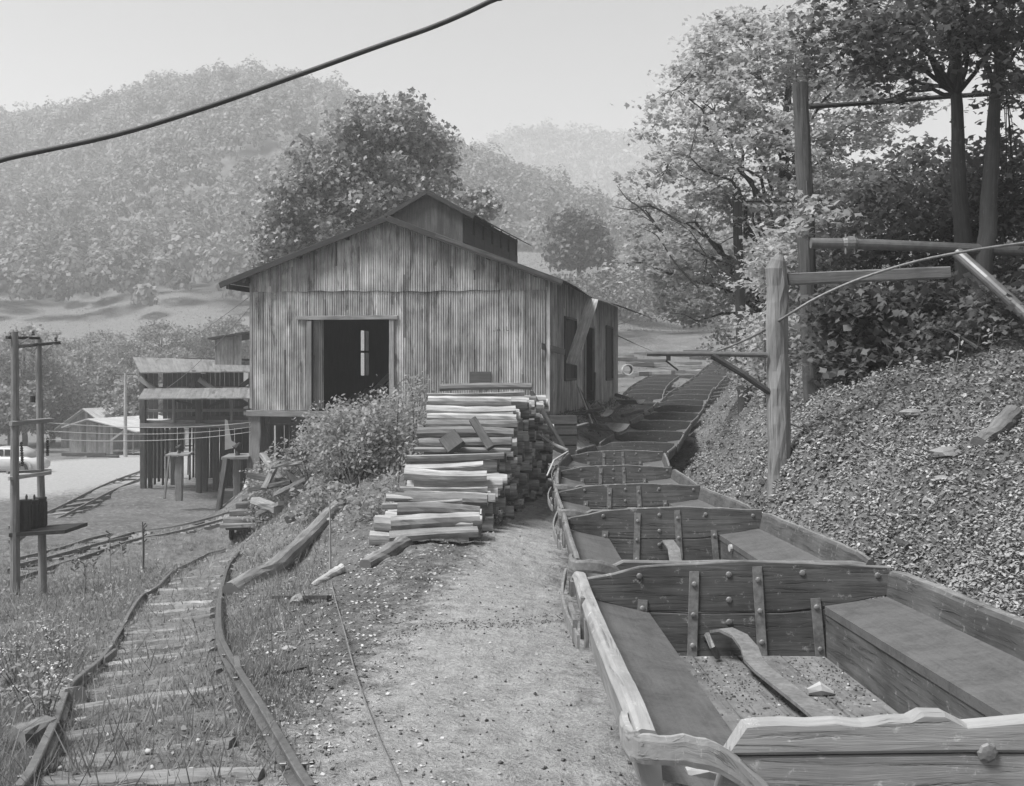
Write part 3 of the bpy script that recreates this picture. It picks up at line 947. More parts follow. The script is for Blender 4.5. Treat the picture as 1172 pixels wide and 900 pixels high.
# ------------------------------------------------------------------ the barn of corrugated sheet
C0 = Vector((.951, 29.0, 0)); BL = Vector((-.9753, .2208, 0)); BS = Vector((.2208, .9753, 0)); BW, BD = 8.55, 14.7
UP = Vector((0, 0, 1))
def L(t, u, z): return C0 + BL * t + BS * u + UP * z
def FT(px, py):
    k = (px - CX) / F
    d = (29 * .9753 + .951 * .2208) / (.9753 + .2208 * k)
    x = k * d
    return -(x - .951) * .9753 + (d - 29) * .2208, (HY - py) * d / F
def SU(px, py):
    k = (px - CX) / F
    d = (.951 * .9753 - 29 * .2208) / (.9753 * k - .2208)
    return (k * d - .951) * .2208 + (d - 29) * .9753, (HY - py) * d / F
TA, ZA = 4.39, 4.10
def roofz(t):
    return ZA - (TA - t) * .378 if t < TA else ZA - (t - TA) * .351
barn = thing('barn', 'large weathered barn of corrugated metal sheets with a raised ridge vent and open doorway', 'barn', L(0, 0, -1.2))

def corr(mb, fpos, a0, a1, zb, zt, nrm, amp=.014, pitch=.067, sheet=.66, rows=10, jagb=0.0, up_len=None, phase=0):
    """vertical corrugated sheets from a0 to a1; fpos(a, z, off); zb, zt functions of a"""
    a = a0
    while a < a1 - 1e-4:
        b = min(a + sheet, a1)
        n = max(2, int((b - a) / (pitch / 4)))
        rnd = RND.random(); vo = RND.random() * 30; lap = RND.uniform(0, .006)
        jb = [RND.uniform(-.5, 1) * jagb * (RND.random() ** 2) * 2 for _ in range(n + 1)]
        base = len(mb.v)
        s0, s1 = sorted((RND.randint(0, rows), RND.randint(0, rows)))
        dk = RND.uniform(-.9, -.2)
        for i in range(n + 1):
            q = a + (b - a) * i / n
            off = amp * math.sin(2 * math.pi * q / pitch + phase) + lap
            z0, z1 = zb(q) + jb[i], zt(q)
            for r in range(rows + 1):
                z = z0 + (z1 - z0) * r / rows
                mb.v.append(tuple(fpos(q, z, off + RND.uniform(-.0015, .0015))))
        for i in range(n):
            for r in range(rows):
                k0 = base + i * (rows + 1) + r; k1 = base + (i + 1) * (rows + 1) + r
                mb.f.append((k0, k1, k1 + 1, k0 + 1))
                q0 = a + (b - a) * i / n; q1 = a + (b - a) * (i + 1) / n
                zA = zb(q0) + (zt(q0) - zb(q0)) * r / rows; zB = zb(q0) + (zt(q0) - zb(q0)) * (r + 1) / rows
                mb.uv += [(zA + vo, q0 + vo), (zA + vo, q1 + vo), (zB + vo, q1 + vo), (zB + vo, q0 + vo)]
                mb.r.append(dk if (i < 2 and s0 <= r <= s1) else (rnd - .55 if i < 4 and s0 <= r <= s1 else rnd))
        a = b
def fpos(t, z, off): return L(t, -off, z)
def spos(u, z, off): return L(-off, u, z)
seam = lambda t: 2.17 + .09 * t / 8.55 + .012 * math.sin(t * 1.3)
tl, zl_ = FT(356, 462); tr, zt_ = FT(446.5, 365)   # doorway: from tr (right) to tl (left)
zbot = lambda t: -1.12 - .03 * t / 8.55
ftop = lambda t: min(roofz(t) + .02, 9)
w = MB()
corr(w, fpos, 0, tr - .1, zbot, seam, None)
corr(w, fpos, tr - .1, tl + .1, lambda t: zt_ + .1, seam, None)
corr(w, fpos, tl + .1, BW, zbot, seam, None)
corr(w, lambda t, z, o: fpos(t, z, o + .03), 0, BW, lambda t: seam(t) - .07 + .015 * math.sin(t * 7), ftop, None, rows=4, phase=1)
w.build('front_wall', M['sheet'], barn)
# dark patch low on the wall, trims, lettering
t0, z0 = FT(562.5, 425.5); t1, z1 = FT(538, 444)
w = MB(); w.beam(L(t0, -.03, (z0 + z1) / 2), L(t1, -.03, (z0 + z1) / 2), .012, z0 - z1, seg=3); w.build('patch', M['roof_sheet'], barn)
w = MB(); w.beam(L(-.01, -.012, -1.1), L(-.01, -.012, 2.5), .10, .03, up=BS, seg=4, jit=.004); w.build('corner_trim', M['sheet'], barn)
w = MB(); w.beam(L(BW - .02, -.012, -1.1), L(BW - .02, -.012, 2.65), .09, .03, up=BS, seg=4, jit=.004); w.build('corner_trim', M['wood_grey'], barn)
fr = None
ta, za = FT(344, 361); tb, zb_ = FT(454, 361)
w = MB(); w.beam(L(ta + .1, -.06, zt_ + .05), L(tb - .05, -.06, zt_ + .03), .07, .11, seg=5, jit=.006); fr = w.build('door_frame', M['wood_grey'], barn)
w = MB()
w.beam(L(tr - .06, -.04, -1.12), L(tr - .06, -.04, zt_ - .03), .14, .06, up=BS, seg=4, jit=.005); w.build('jamb', M['wood_grey'], fr)
w = MB(); w.beam(L(tl + .03, -.04, -1.12), L(tl + .03, -.04, zt_ - .03), .14, .06, up=BS, seg=4, jit=.005); w.build('jamb', M['wood_grey'], fr)
tp0, _ = FT(368.5, 400)
w = MB(); corr(w, lambda t, z, o: L(t, .12 - o, z), tp0, tl - .02, lambda t: -1.1, lambda t: zt_, None, sheet=.5); w.build('sliding_door', M['roof_pale'], barn)
# faint letters on the sheet
def letters():
    sh = {'J': [((.9, 1), (.9, .2)), ((.9, .2), (.5, 0)), ((.5, 0), (.1, .25))], 'A': [((0, 0), (.5, 1)), ((.5, 1), (1, 0)), ((.2, .4), (.8, .4))],
          'I': [((.5, 0), (.5, 1))], 'L': [((.15, 1), (.15, 0)), ((.15, 0), (.9, 0))]}
    mb = MB(); tt, zz = FT(564, 379.5)
    for i, ch in enumerate('JAIL'):
        for (a, b) in sh[ch]:
            q = lambda p: L(tt - (i * .125 + p[0] * .085), -.0135, zz + p[1] * .115 + i * .006)
            mb.beam(q(a), q(b), .002, .014, up=BL if a[0] == b[0] else UP, cham=.0004)
    mb.build('chalk_lettering', M['ink'], barn)
letters()
# side wall with its openings (boards and sheets), far walls
u1a, zw1 = SU(645.5, 366); u1b, zw0 = SU(658.5, 434)
uda, zd1 = SU(668, 378); udb, zd0 = SU(679, 461)
u2a, zv1 = SU(693, 376); u2b, zv0 = SU(700.5, 433)
wz1, wz0 = 1.50, -.30
w = MB()
wb, wt = (lambda u: -1.22), (lambda u: 2.46)
for a, b, zb2, zt2, jg in ((0, u1a, -1.25, 2.46, .10), (u1b, uda, -1.22, 2.46, .1), (udb, u2a, -1.2, 2.46, .12), (u2b, BD, -1.2, 2.46, .12), (u1a, u1b, -1.22, -.32, .1), (u1a, u1b, 1.52, 2.46, 0), (uda, udb, 1.42, 2.46, 0), (u2a, u2b, -1.2, -.4, .1), (u2a, u2b, 1.6, 2.46, 0)):
    corr(w, spos, a, b, lambda u, q=zb2: q, lambda u, q=zt2: q, None, rows=4, jagb=jg, amp=.008)
w.build('side_wall', M['sheet'], barn)
def pane(u0, u1, z0, z1, name):
    f_ = MB()
    for (a, b) in ((L(-.02, u0, z0), L(-.02, u1, z0)), (L(-.02, u0, z1), L(-.02, u1, z1))): f_.beam(a, b, .06, .07)
    for uu in (u0, u1): f_.beam(L(-.02, uu, z0), L(-.02, uu, z1), .07, .06, up=BS)
    fo = f_.build(name, M['wood_dark'], barn)
    g = MB()
    n = 3
    for i in range(n):
        a = u0 + (u1 - u0) * i / n; b = u0 + (u1 - u0) * (i + 1) / n
        g.beam(L(.03, (a + b) / 2, z0), L(.03, (a + b) / 2, z1), (b - a) * .96, .03, up=BL, cham=.003)
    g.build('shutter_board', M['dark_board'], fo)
pane(u1a, u1b, wz0, wz1, 'window'); pane(u2a, u2b, -.38, 1.58, 'window')
w = MB(); w.beam(L(-.02, uda, -1.2), L(-.02, uda, 1.42), .09, .07, up=BS); w.beam(L(-.02, udb, -1.2), L(-.02, udb, 1.42), .09, .07, up=BS); w.beam(L(-.02, uda, 1.42), L(-.02, udb, 1.42), .07, .09)
sdf = w.build('side_door', M['wood_grey'], barn)
w = MB(); um = (uda + udb) / 2
w.beam(L(.06, uda + .45, -1.2), L(.06, uda + .45, 1.38), .8, .03, up=BL, rnd=.6); w.build('door_leaf', M['board'], sdf)
w = MB(); w.beam(L(-.05, udb - .1, -1.35), L(-.08, udb - .1, -.1), .25, .03, up=BL); w.build('kick_board', M['dark_board'], sdf)
w = MB()
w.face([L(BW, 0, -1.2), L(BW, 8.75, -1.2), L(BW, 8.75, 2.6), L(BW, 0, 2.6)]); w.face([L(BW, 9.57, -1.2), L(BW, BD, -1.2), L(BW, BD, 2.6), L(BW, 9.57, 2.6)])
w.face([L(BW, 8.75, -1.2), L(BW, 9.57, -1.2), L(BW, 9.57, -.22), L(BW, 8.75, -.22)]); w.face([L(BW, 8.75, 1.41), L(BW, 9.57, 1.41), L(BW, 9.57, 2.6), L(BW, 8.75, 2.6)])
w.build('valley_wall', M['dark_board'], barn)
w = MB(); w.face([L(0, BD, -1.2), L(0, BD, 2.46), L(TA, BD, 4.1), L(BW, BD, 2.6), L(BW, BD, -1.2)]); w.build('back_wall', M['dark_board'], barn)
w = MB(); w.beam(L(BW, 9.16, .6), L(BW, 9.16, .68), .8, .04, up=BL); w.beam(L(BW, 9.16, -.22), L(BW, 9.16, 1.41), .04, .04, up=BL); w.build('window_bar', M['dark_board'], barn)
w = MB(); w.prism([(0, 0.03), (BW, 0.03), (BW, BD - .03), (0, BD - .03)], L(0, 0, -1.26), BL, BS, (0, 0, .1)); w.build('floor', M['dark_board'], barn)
w = MB(); w.beam(L(1.8, -.03, -1.26), L(BW + .1, -.03, -1.24), .12, .17, seg=8, jit=.006); w.build('sill_beam', M['wood_mid'], barn)
# posts under the valley corner
for (t, u, zz) in ((BW - .12, .15, .36), (5.7, .25, .3), (BW - .1, 5, .3), (BW - .1, 10, .3), (6.6, .4, .16), (7.1, .8, .14)):
    p = L(t, u, 0); g = hz(p.x, p.y)
    if g > -1.5: g = -1.7
    w = MB(); w.beam(L(t, u, g - .2), L(t, u, -1.3), zz, zz * .9, up=BS, seg=4, jit=.012, cham=.03); w.build('support_post', M['wood_mid'], barn)
# main roof
def roofpt(t, u, top=0.0):
    z = roofz(t) + .05 + top
    if t < .6: z -= .16 * math.exp(-((u - 5.2) / 2.6) ** 2) * (1 - max(t, -.6) / .6) * .5
    return L(t, u, z)
RO = -.32
w = MB()
nu = int((BD + .5 - RO) / .0175)
ts = [TA, 2.6, 1.2, .3, -.45]
def row(i): return RO + (BD + .5 - RO) * i / nu
vo = [RND.random() * 20 for _ in range(60)]
eave = [RND.uniform(-.05, .03) + (.12 * (i / nu)) for i in range(nu + 1)]
base = len(w.v)
for i in range(nu + 1):
    u = row(i)
    for k, t in enumerate(ts):
        tt = t - (eave[i] * .5 + .85 * sstep((u - 5) / 9) if k == len(ts) - 1 else 0)
        w.v.append(tuple(roofpt(tt, u, .011 * math.sin(2 * math.pi * u / .07) + .03)))
for i in range(nu):
    for k in range(len(ts) - 1):
        k0 = base + i * 5 + k; k1 = k0 + 5
        w.f.append((k0, k1, k1 + 1, k0 + 1)); u = row(i); s_ = int(u / .66) + 2
        w.uv += [(ts[k] + vo[s_], u), (ts[k] + vo[s_], u + .0175), (ts[k + 1] + vo[s_], u + .0175), (ts[k + 1] + vo[s_], u)]; w.r.append((s_ * .37) % 1)
w.build('roof', M['roof_sheet'], barn)
w = MB()
for i in range(24):
    u0, u1 = RO + (BD + .8) * i / 24, RO + (BD + .8) * (i + 1) / 24
    w.sweep([[roofpt(TA, u0, .02), roofpt(TA, u0, .05), roofpt(TA, u1, .05), roofpt(TA, u1, .02)], [roofpt(9.3, u0, .02), roofpt(9.3, u0, .05), roofpt(9.3, u1, .05), roofpt(9.3, u1, .02)]], [0, 5.2])
w.build('roof', M['roof_sheet'], barn)
w = MB(); w.beam(L(TA, RO - .01, ZA + .0), L(-.45, RO - .01, roofz(-.45) + .0), .035, .15, seg=10, jit=.004, up=UP); w.build('rake_board', M['dark_board'], barn)
w = MB(); w.beam(L(TA, RO - .01, ZA + .0), L(9.34, RO - .01, roofz(9.34) + .0), .035, .15, seg=10, jit=.004, up=UP); w.build('rake_board', M['dark_board'], barn)
w = MB()
w.beam(L(3.0, RO - .03, roofz(3.0) + .03), L(-.46, RO - .03, roofz(-.46) + .01), .02, .09, seg=8, jit=.003); w.build('rake_trim', M['wood_dark'], barn)
for t in (9.1, 8.6):
    w = MB(); w.beam(L(t, RO, roofz(t) - .12), L(t, 3.0, roofz(t) - .12), .09, .14, rnd=.4); w.build('purlin', M['dark_board'], barn)
for t in (7, 5.6, 3.2, 1.6, .3):
    w = MB(); w.beam(L(t, RO + .05, roofz(t) - .05), L(t, 1.0, roofz(t) - .05), .07, .1, rnd=.4); w.build('purlin', M['dark_board'], barn)
# raised ridge vent
W0, W1 = 3.3, 11.6
def mz(wd): return 5.42 - abs(wd) * .54
w = MB()
g = [L(TA - 1.1, W0 + .15, roofz(TA - 1.1)), L(TA - 1.1, W0 + .15, mz(1.1)), L(TA, W0 + .15, mz(0)), L(TA + 1.1, W0 + .15, mz(1.1)), L(TA + 1.1, W0 + .15, roofz(TA + 1.1))]
n = 11
for i in range(n):
    a = -1.1 + 2.2 * i / n; b = -1.1 + 2.2 * (i + 1) / n
    o = .004 * (i % 2)
    A, B = TA - a, TA - b
    w.face([L(A, W0 + .15 + o, roofz(A) - .1), L(B, W0 + .15 + o, roofz(B) - .1), L(B, W0 + .15 + o, mz(b) - .02), L(A, W0 + .15 + o, mz(a) - .02)], [(0 + i, 0), (0 + i, .2), (1.5 + i, .2), (1.5 + i, 0)], rnd=RND.random())
vent = w.build('ridge_vent', M['board'], barn)
bpy.data.objects[vent.name].data.materials[0] = M['wood_dark']
w = MB()
for sgn in (-1, 1):
    t = TA + sgn * 1.1
    w.beam(L(t, W0 + .15, (roofz(t) + mz(1.1)) / 2 - .22), L(t, W1 - .5, (roofz(t) + mz(1.1)) / 2 - .22), .03, .35, seg=6, jit=.003)
    w.beam(L(t, W0 + .3, mz(1.1) - .1), L(t, W1 - .5, mz(1.1) - .1), .04, .12)
    w.beam(L(t - sgn * .05, W0 + .2, (roofz(t) + mz(1.1)) / 2), L(t - sgn * .05, W1 - .5, (roofz(t) + mz(1.1)) / 2), .02, mz(1.1) - roofz(t), cham=.002)
w.build('vent_siding', M['dark_board'], vent)
w = MB()
for u in np.linspace(W0 + .3, W1 - .6, 7):
    for sgn in (-1, 1): w.beam(L(TA + sgn * 1.08, u, roofz(TA + 1.1)), L(TA + sgn * 1.08, u, mz(1.1)), .09, .07, up=BS)
w.build('vent_post', M['dark_board'], vent)
w = MB()
for i in range(26):
    u0, u1 = W0 + (W1 - W0) * i / 26, W0 + (W1 - W0) * (i + 1) / 26
    for sgn in (-1, 1):
        e = 1.5 + RND.uniform(-.04, .05); j = RND.uniform(0, .012)
        pts = lambda wd, u, o: L(TA + sgn * wd, u, mz(wd) + .02 + o + j)
        w.sweep([[pts(0, u0, 0), pts(0, u0, .03), pts(0, u1, .03), pts(0, u1, 0)], [pts(e, u0, 0), pts(e, u0, .03), pts(e, u1, .03), pts(e, u1, 0)]], [0, 1.5])
w.build('vent_roof', M['dark_board'], vent)
w = MB()
for sgn in (-1, 1): w.beam(L(TA, W0 - .02, mz(0) - .02), L(TA + sgn * 1.5, W0 - .02, mz(1.5) - .02), .03, .13, seg=4, jit=.004)
w.build('vent_rake', M['dark_board'], vent)
# things leaning on and hanging from the barn
b = MB(); p0 = Vector(L(-.52, 4.6, 2.15)); p1 = P(654, 417, 31.4)
b.beam(p0, p1, .34, .035, up=(-.15, -1, .1), seg=8, jit=.008, rnd=.8); tag(b.build('board', M['wood_pale']), 'wide pale board hanging at a slant from the barn eave', 'board')
b = MB(); q0, q1 = L(-.06, -.12, .62), L(-.10, 1.7, .42); b.beam(P(619, 396, 28.8), P(646, 403, 30.2), .04, .16, seg=4, jit=.008); tag(b.build('board', M['wood_grey']), 'short board nailed level across the barn corner', 'board')
for i, (a, c, lab) in enumerate((((661, 441), (681, 493), 'pale narrow plank leaning below the barn side door'), ((663, 445), (686, 490), 'darker plank leaning just behind the pale narrow plank'))):
    b = MB(); pa = P(a[0], a[1], 33.0 + i * .2); pc = P(c[0], c[1], 31.2 + i * .3); b.beam(pa, pc, .12, .04, up=(1, -.3, 0), seg=4, jit=.005, rnd=.3 + .5 * (1 - i))
    tag(b.build('plank', M['wood_pale' if i == 0 else 'wood_mid']), lab, 'plank')
# lumber inside the doorway
for i, (t, u, r) in enumerate(((5.3, 2.2, .42), (5.9, 2.6, .35), (4.9, 3.0, .5), (6.1, 2.0, .25))):
    b = MB(); b.tube([L(t, u, -1.1 + r * .0), L(t, u, -1.1 + r), L(t, u, -1.1 + r * 1.5)], [r, r * .9, r * .6], 12, jit=.12)
    tag(b.build('sack', M['wood_dark']), ['bulging dark sack inside the barn doorway', 'squat sack at the jamb inside the barn', 'tall heap sack deep inside the barn doorway', 'small sack lying by the sliding door'][i], 'sack')
for i in range(4):
    b = MB(); t = 5.2 + i * .25; b.beam(L(t, 1.6, -1.12), L(t - .3, 3.6, -.35 + i * .07), .22, .03, rnd=.8); tag(b.build('plank', M['wood_pale']), '%s slanting board from the sliding door inside the barn' % ORD[i], 'plank')

# ------------------------------------------------------------------ the tipple over the yard tracks
TD = 50.0
def T(px, py, dd=0.0): return P(px, py, TD) + Vector((0, dd, 0))
def zx(a, b): return 140 + a / 4.5, 370 + b / 4.5
def TZ(a, b, dd=0.0): return T(*zx(a, b), dd)
tip = thing('coal_tipple', 'tall dark timber coal tipple with pale tin roofs standing over the yard tracks', 'tipple', (P(230, 555, 52)))
xl, xr = T(162, 500).x, T(345, 500).x
zg = -5.75
ztop = T(0, 427).z
def tb(name, a, b, w, h, mat='wood_dark', par=None, rnd=None, up=UP):
    m = MB(); m.beam(a, b, w, h, up=up, seg=3, jit=.01, rnd=rnd); return m.build(name, M[mat], par or tip)
for (zx_, dd, ww) in ((108, 0, .26), (133, .3, .18), (395, 0, .26), (412, .5, .22), (437, 1.5, .26), (700, 0, .3), (740, .2, .2), (860, 1, .2)):
    x = TZ(zx_, 0).x
    for dep in (0, 4.5, 9):
        yy = TD + dd + dep
        tb('post', (x, yy, hz(x, yy) - .3), (x, yy, T(0, 428).z if dep == 0 and zx_ not in (133, 437) else T(0, 488).z), ww, ww, 'wood_dark' if dep == 0 else 'dark_board', up=(0, 1, 0))
# lower walls of loose vertical boards with gaps
m = MB()
for k in range(20):
    xx = TZ(112 + k * 8, 0).x
    yy = TD + 1.5 + k * .38
    zb = hz(xx, yy) + RND.uniform(0, .5)
    if k in (4, 8, 13): continue
    m.beam((xx, yy, zb), (xx, yy + .05, T(0, 488).z), .03, .34 * RND.uniform(.8, 1.1), up=(0, 1, 0), w1=.03, h1=.3)
m.build('board_wall', M['dark_board'], tip)
m = MB()
RX = lambda a: P(140 + a / 4.5, 0, TD + 9.3).x
xx = RX(104)
while xx < xr + 2:
    if RX(262) < xx < RX(378): xx += .27; continue
    if RND.random() > .12 and not (RX(528) < xx < RX(560)):
        m.beam((xx, TD + 9.3, -5.9), (xx, TD + 9.3, T(0, 488).z - .2), .24, .03, up=(0, 1, 0))
    xx += .27
m.build('rear_board_wall', M['dark_board'], tip)
for (a, b, lab) in ((TZ(655, 528, -.1), TZ(95, 528, -.1), 'gallery_sill'), (TZ(655, 448, 0), TZ(110, 452, 0), 'gallery_rail'), (TZ(655, 508, .1), TZ(110, 508, .1), 'gallery_rail')):
    tb(lab, a, b, .12, .2 if lab == 'gallery_sill' else .13, 'wood_mid')
tb('gallery_sill', TZ(655, 528, 9), TZ(95, 528, 9), .12, .25, 'dark_board')
for z_ in (104, 265, 405, 563, 655):
    tb('gallery_post', TZ(z_, 395), TZ(z_, 512), .12, .12, 'wood_mid', up=(0, 1, 0))
m = MB(); m.prism([(xl, TD - .1), (xr, TD - .1), (xr, TD + 9.2), (xl, TD + 9.2)], (0, 0, T(0, 487).z), (1, 0, 0), (0, 1, 0), (0, 0, .1)); m.build('gallery_floor', M['dark_board'], tip)
# dark backing added to hold the gallery's shade behind the openings, with sky gaps
m = MB(); xx = P(162, 0, TD + 7.5).x; k = 0
while xx < xr:
    k += 1
    if k % 9 != 5: m.beam((xx, TD + 7.5, T(0, 488).z), (xx, TD + 7.5, T(0, 424).z + .2), .235, .03, up=(0, 1, 0))
    xx += .25
m.build('upper_wall', M['dark_board'], tip)
for (a, b) in (((270, 395, .2), (390, 440, .2)), ((560, 388, 1), (655, 440, 1)), ((380, 440, 2), (480, 395, 2)), ((430, 480, 3), (655, 390, 3))):
    tb('brace', TZ(*a), TZ(*b), .12, .14, 'dark_board')
# lower tin roof strip with its diagonal braces, the main roof slab above
def slab(name, pa, pb, da, db, z_extra=.05, mat='roof_pale'):
    """pa: lower-left, pb: lower-right px rows at depth da; upper edge at depth db"""
    m = MB(); n = 26
    (x0, y0, x1, y1), (X0, Y0, X1, Y1) = pa, pb
    for i in range(n):
        f0, f1 = i / n, (i + 1) / n
        A = P(x0 + (x1 - x0) * f0, y0 + (y1 - y0) * f0, da); B = P(x0 + (x1 - x0) * f1, y0 + (y1 - y0) * f1, da)
        Cc = P(X0 + (X1 - X0) * f1, Y0 + (Y1 - Y0) * f1, db); D = P(X0 + (X1 - X0) * f0, Y0 + (Y1 - Y0) * f0, db)
        j = Vector((0, 0, RND.uniform(0, .02)))
        e = UP * z_extra
        m.sweep([[A + j, B + j, B + j - e, A + j - e], [D + j, Cc + j, Cc + j - e, D + j - e]], [0, 3], voff=i * 3.1)
    return m.build(name, M[mat], tip)
slab('lower_roof', (158, 456.5, 345, 455.5), (165, 445, 345, 443.5), 46.6, 49.3)
slab('main_roof', (160.5, 426.5, 345, 425), (152, 409, 345, 415), 49.2, 58.0)
m = MB(); m.beam(P(202, 411, 57.9), P(345, 413, 57.9), .1, .12); m.build('ridge_board', M['dark_board'], tip)
for (a, b, ln) in (((100, 283, -.3), (200, 352, -.5), 1), ((405, 290, -.3), (500, 350, -.5), 1), ((340, 330, .2), (400, 285, 0), 0), ((655, 290, .2), (600, 335, 0), 0)):
    tb('roof_brace', TZ(*a), TZ(*b), .14, .2, 'wood_mid' if ln else 'wood_dark', rnd=.9 if ln else .3)
tb('lower_roof_plate', TZ(655, 334, .6), TZ(115, 338, .6), .12, .14, 'wood_mid')
tb('king_post', TZ(382, 390, -.5), TZ(382, 245, -.4), .16, .2, 'dark_board', up=(0, 1, 0))
tb('bracket', TZ(365, 362, -.55), TZ(412, 362, -.55), .3, .1, 'dark_board')
# board hut on top
hx0, hx1 = P(246, 0, 54).x, P(276.5, 0, 54).x
m = MB(); k = 0
for i in range(15):
    xa = hx0 + (hx1 - hx0) * i / 15; wdt = (hx1 - hx0) / 15
    zt = P(0, 389, 54).z + (.45 * i / 15)
    m.beam((xa + wdt / 2, TD + 4 + .01 * (i % 2), T(0, 418).z), (xa + wdt / 2, TD + 4 + .01 * (i % 2), zt), wdt * .97, .03, up=(0, 1, 0))
hut = m.build('hut_wall', M['board'], tip)
m = MB(); m.sweep([[Vector((hx0 - .25, TD + 3.6, P(0, 389, 54).z)), Vector((hx0 - .25, TD + 3.6, P(0, 387, 54).z)), Vector((hx0 - .25, TD + 8.6, P(0, 387, 54).z)), Vector((hx0 - .25, TD + 8.6, P(0, 389, 54).z))],
                   [Vector((hx1 + 2.2, TD + 3.6, P(0, 375, 54).z)), Vector((hx1 + 2.2, TD + 3.6, P(0, 373, 54).z)), Vector((hx1 + 2.2, TD + 8.6, P(0, 373, 54).z)), Vector((hx1 + 2.2, TD + 8.6, P(0, 375, 54).z))]], [0, 5]); m.build('hut_roof', M['dark_board'], tip)
tb('hut_post', TZ(630, 150, 4), TZ(630, 55, 4), .12, .12, 'dark_board', up=(0, 1, 0)); tb('hut_post', TZ(655, 205, 4), TZ(600, 190, 4), .12, .12, 'dark_board')
tb('hut_post', TZ(600, 190, 4.3), TZ(650, 145, 4.3), .12, .12, 'dark_board')
# rag of pale canvas hanging under the gallery
m = MB(); m.prism([(0, 0), (.42, .1), (.5, .32), (.3, .42), (.12, 1.35), (0, 1.4)][::1], TZ(534, 652, -.2), (1, 0, 0), (0, 0, 1), (0, .02, 0)); tag(m.build('canvas_rag', M['cloth']), 'pale torn rag hanging under the tipple gallery', 'rag')

# ------------------------------------------------------------------ cabins by the road
def cabin(label, x0, x1, yb, ye, apex, d, depth, porch=False, rot=.5):
    base = P((x0 + x1) / 2, yb, d); root = thing('cabin', label, 'cabin', base)
    A, B = P(x0, yb, d), P(x1, yb, d); ez = P(0, ye, d).z; az = P(0, apex[1], d).z; ax_ = P(apex[0], 0, d).x
    bk = Vector((depth * .45, depth, 0))
    m = MB(); n = 18
    for i in range(n):
        xa, xb = A.x + (B.x - A.x) * i / n, A.x + (B.x - A.x) * (i + 1) / n
        f = lambda x: ez + (az - ez) * (1 - abs(x - ax_) / (max(ax_ - A.x, B.x - ax_) + .01)) if True else ez
        m.face([(xa, d, A.z), (xb, d, A.z), (xb, d, f(xb)), (xa, d, f(xa))], [(0 + i, 0), (0 + i, .2), (2 + i, .2), (2 + i, 0)], rnd=RND.random())
    m.face([(A.x, d, A.z), (A.x, d, ez), Vector((A.x, d, ez)) + bk, Vector((A.x, d, A.z)) + bk]); m.face([(B.x, d, A.z), Vector((B.x, d, A.z)) + bk, Vector((B.x, d, ez)) + bk, (B.x, d, ez)])
    m.build('wall', M['board'], root)
    m = MB(); ap = Vector((ax_, d - .5, az + .12)); e0 = Vector((A.x - .4, d - .5, ez + .0)); e1 = Vector((B.x + (1.9 if porch else .4), d - .5, ez - (.35 if porch else 0)))
    for e in (e0, e1):
        th = UP * .08; bb = bk + Vector((.3, .8, 0))
        m.sweep([[ap, ap + th, ap + th + bb, ap + bb], [e, e + th, e + th + bb, e + bb]], [0, 3])
    m.build('roof', M['roof_light'], root)
    m = MB(); w0 = P((x0 + x1) / 2 - 3, (yb + ye) / 2 - 4, d - .05); m.prism([(0, 0), (.55, 0), (.55, .5), (0, .5)], w0, (1, 0, 0), (0, 0, 1), (0, .04, 0)); m.build('window', M['wood_grey'], root)
    if porch:
        for k, yy in ((0, 0), (1, 2.5), (2, 5)):
            p = Vector((B.x + 1.5 + yy * .45, d + yy, A.z)); m = MB(); m.beam(p, p + UP * (ez - .25 - A.z), .1, .1, up=(0, 1, 0)); m.build('porch_post', M['wood_grey'], root)
        m = MB(); m.prism([(0, 0), (1.9, 0), (1.9 + 2.4, 5.4), (2.4, 5.4)], (B.x, d, A.z + .2), (1, 0, 0), (0, 1, 0), (0, 0, .12)); m.build('porch_floor', M['wood_grey'], root)
        m = MB(); m.beam((B.x, d - .3, ez - .9), (B.x + 1.1, d - .3, ez - .1), .1, .14); m.build('porch_brace', M['wood_pale'], root)
    return root
cabin('small board cabin with pale tin roof and open porch beside the road', 79.5, 129, 520, 489.5, (102, 482), 80, 6, True)
cabin('second board cabin standing half hidden behind the porch cabin', 70, 124, 515, 492, (97, 470), 92, 7)
cabin('dim dark shed among the trees behind the two cabins', 58, 82, 505, 494, (70, 489), 104, 5)
for i, (px, py, l) in enumerate(((86, 524, 1.2), (118, 525, 2.2), (96, 522, 3.0))):
    q = P(px, py, 78 - i); b = MB(); b.beam(q + V(-l / 2, 0, .12), q + V(l / 2, 0, .12), .3, .22, seg=3, jit=.02); tag(b.build('timber', M['wood_dark']), ['short dark timber lying before the porch cabin', 'long dark timber lying at the cabin corner', 'thin timber along the cabin foot'][i], 'timber')
# little hut high up behind the barn
hp = thing('hillside_hut', 'tiny dark gabled hut high on the slope behind the barn', 'hut', P(700, 316, 140))
m = MB(); c_ = P(700, 316, 140); w2, h2 = 1.0, 1.6
m.prism([(-w2, 0), (w2, 0), (w2, h2), (0, h2 + 1.0), (-w2, h2)], c_, (1, 0, 0), (0, 0, 1), (0, 3, 0)); m.build('wall', M['dark_board'], hp)
m = MB(); m.beam(c_ + V(0, 1.4, h2 + 1.1), c_ + V(-1.35, 1.4, h2 - .2), 3.6, .08); m.beam(c_ + V(0, 1.4, h2 + 1.1), c_ + V(1.35, 1.4, h2 - .2), 3.6, .08); m.build('roof', M['wood_dark'], hp)

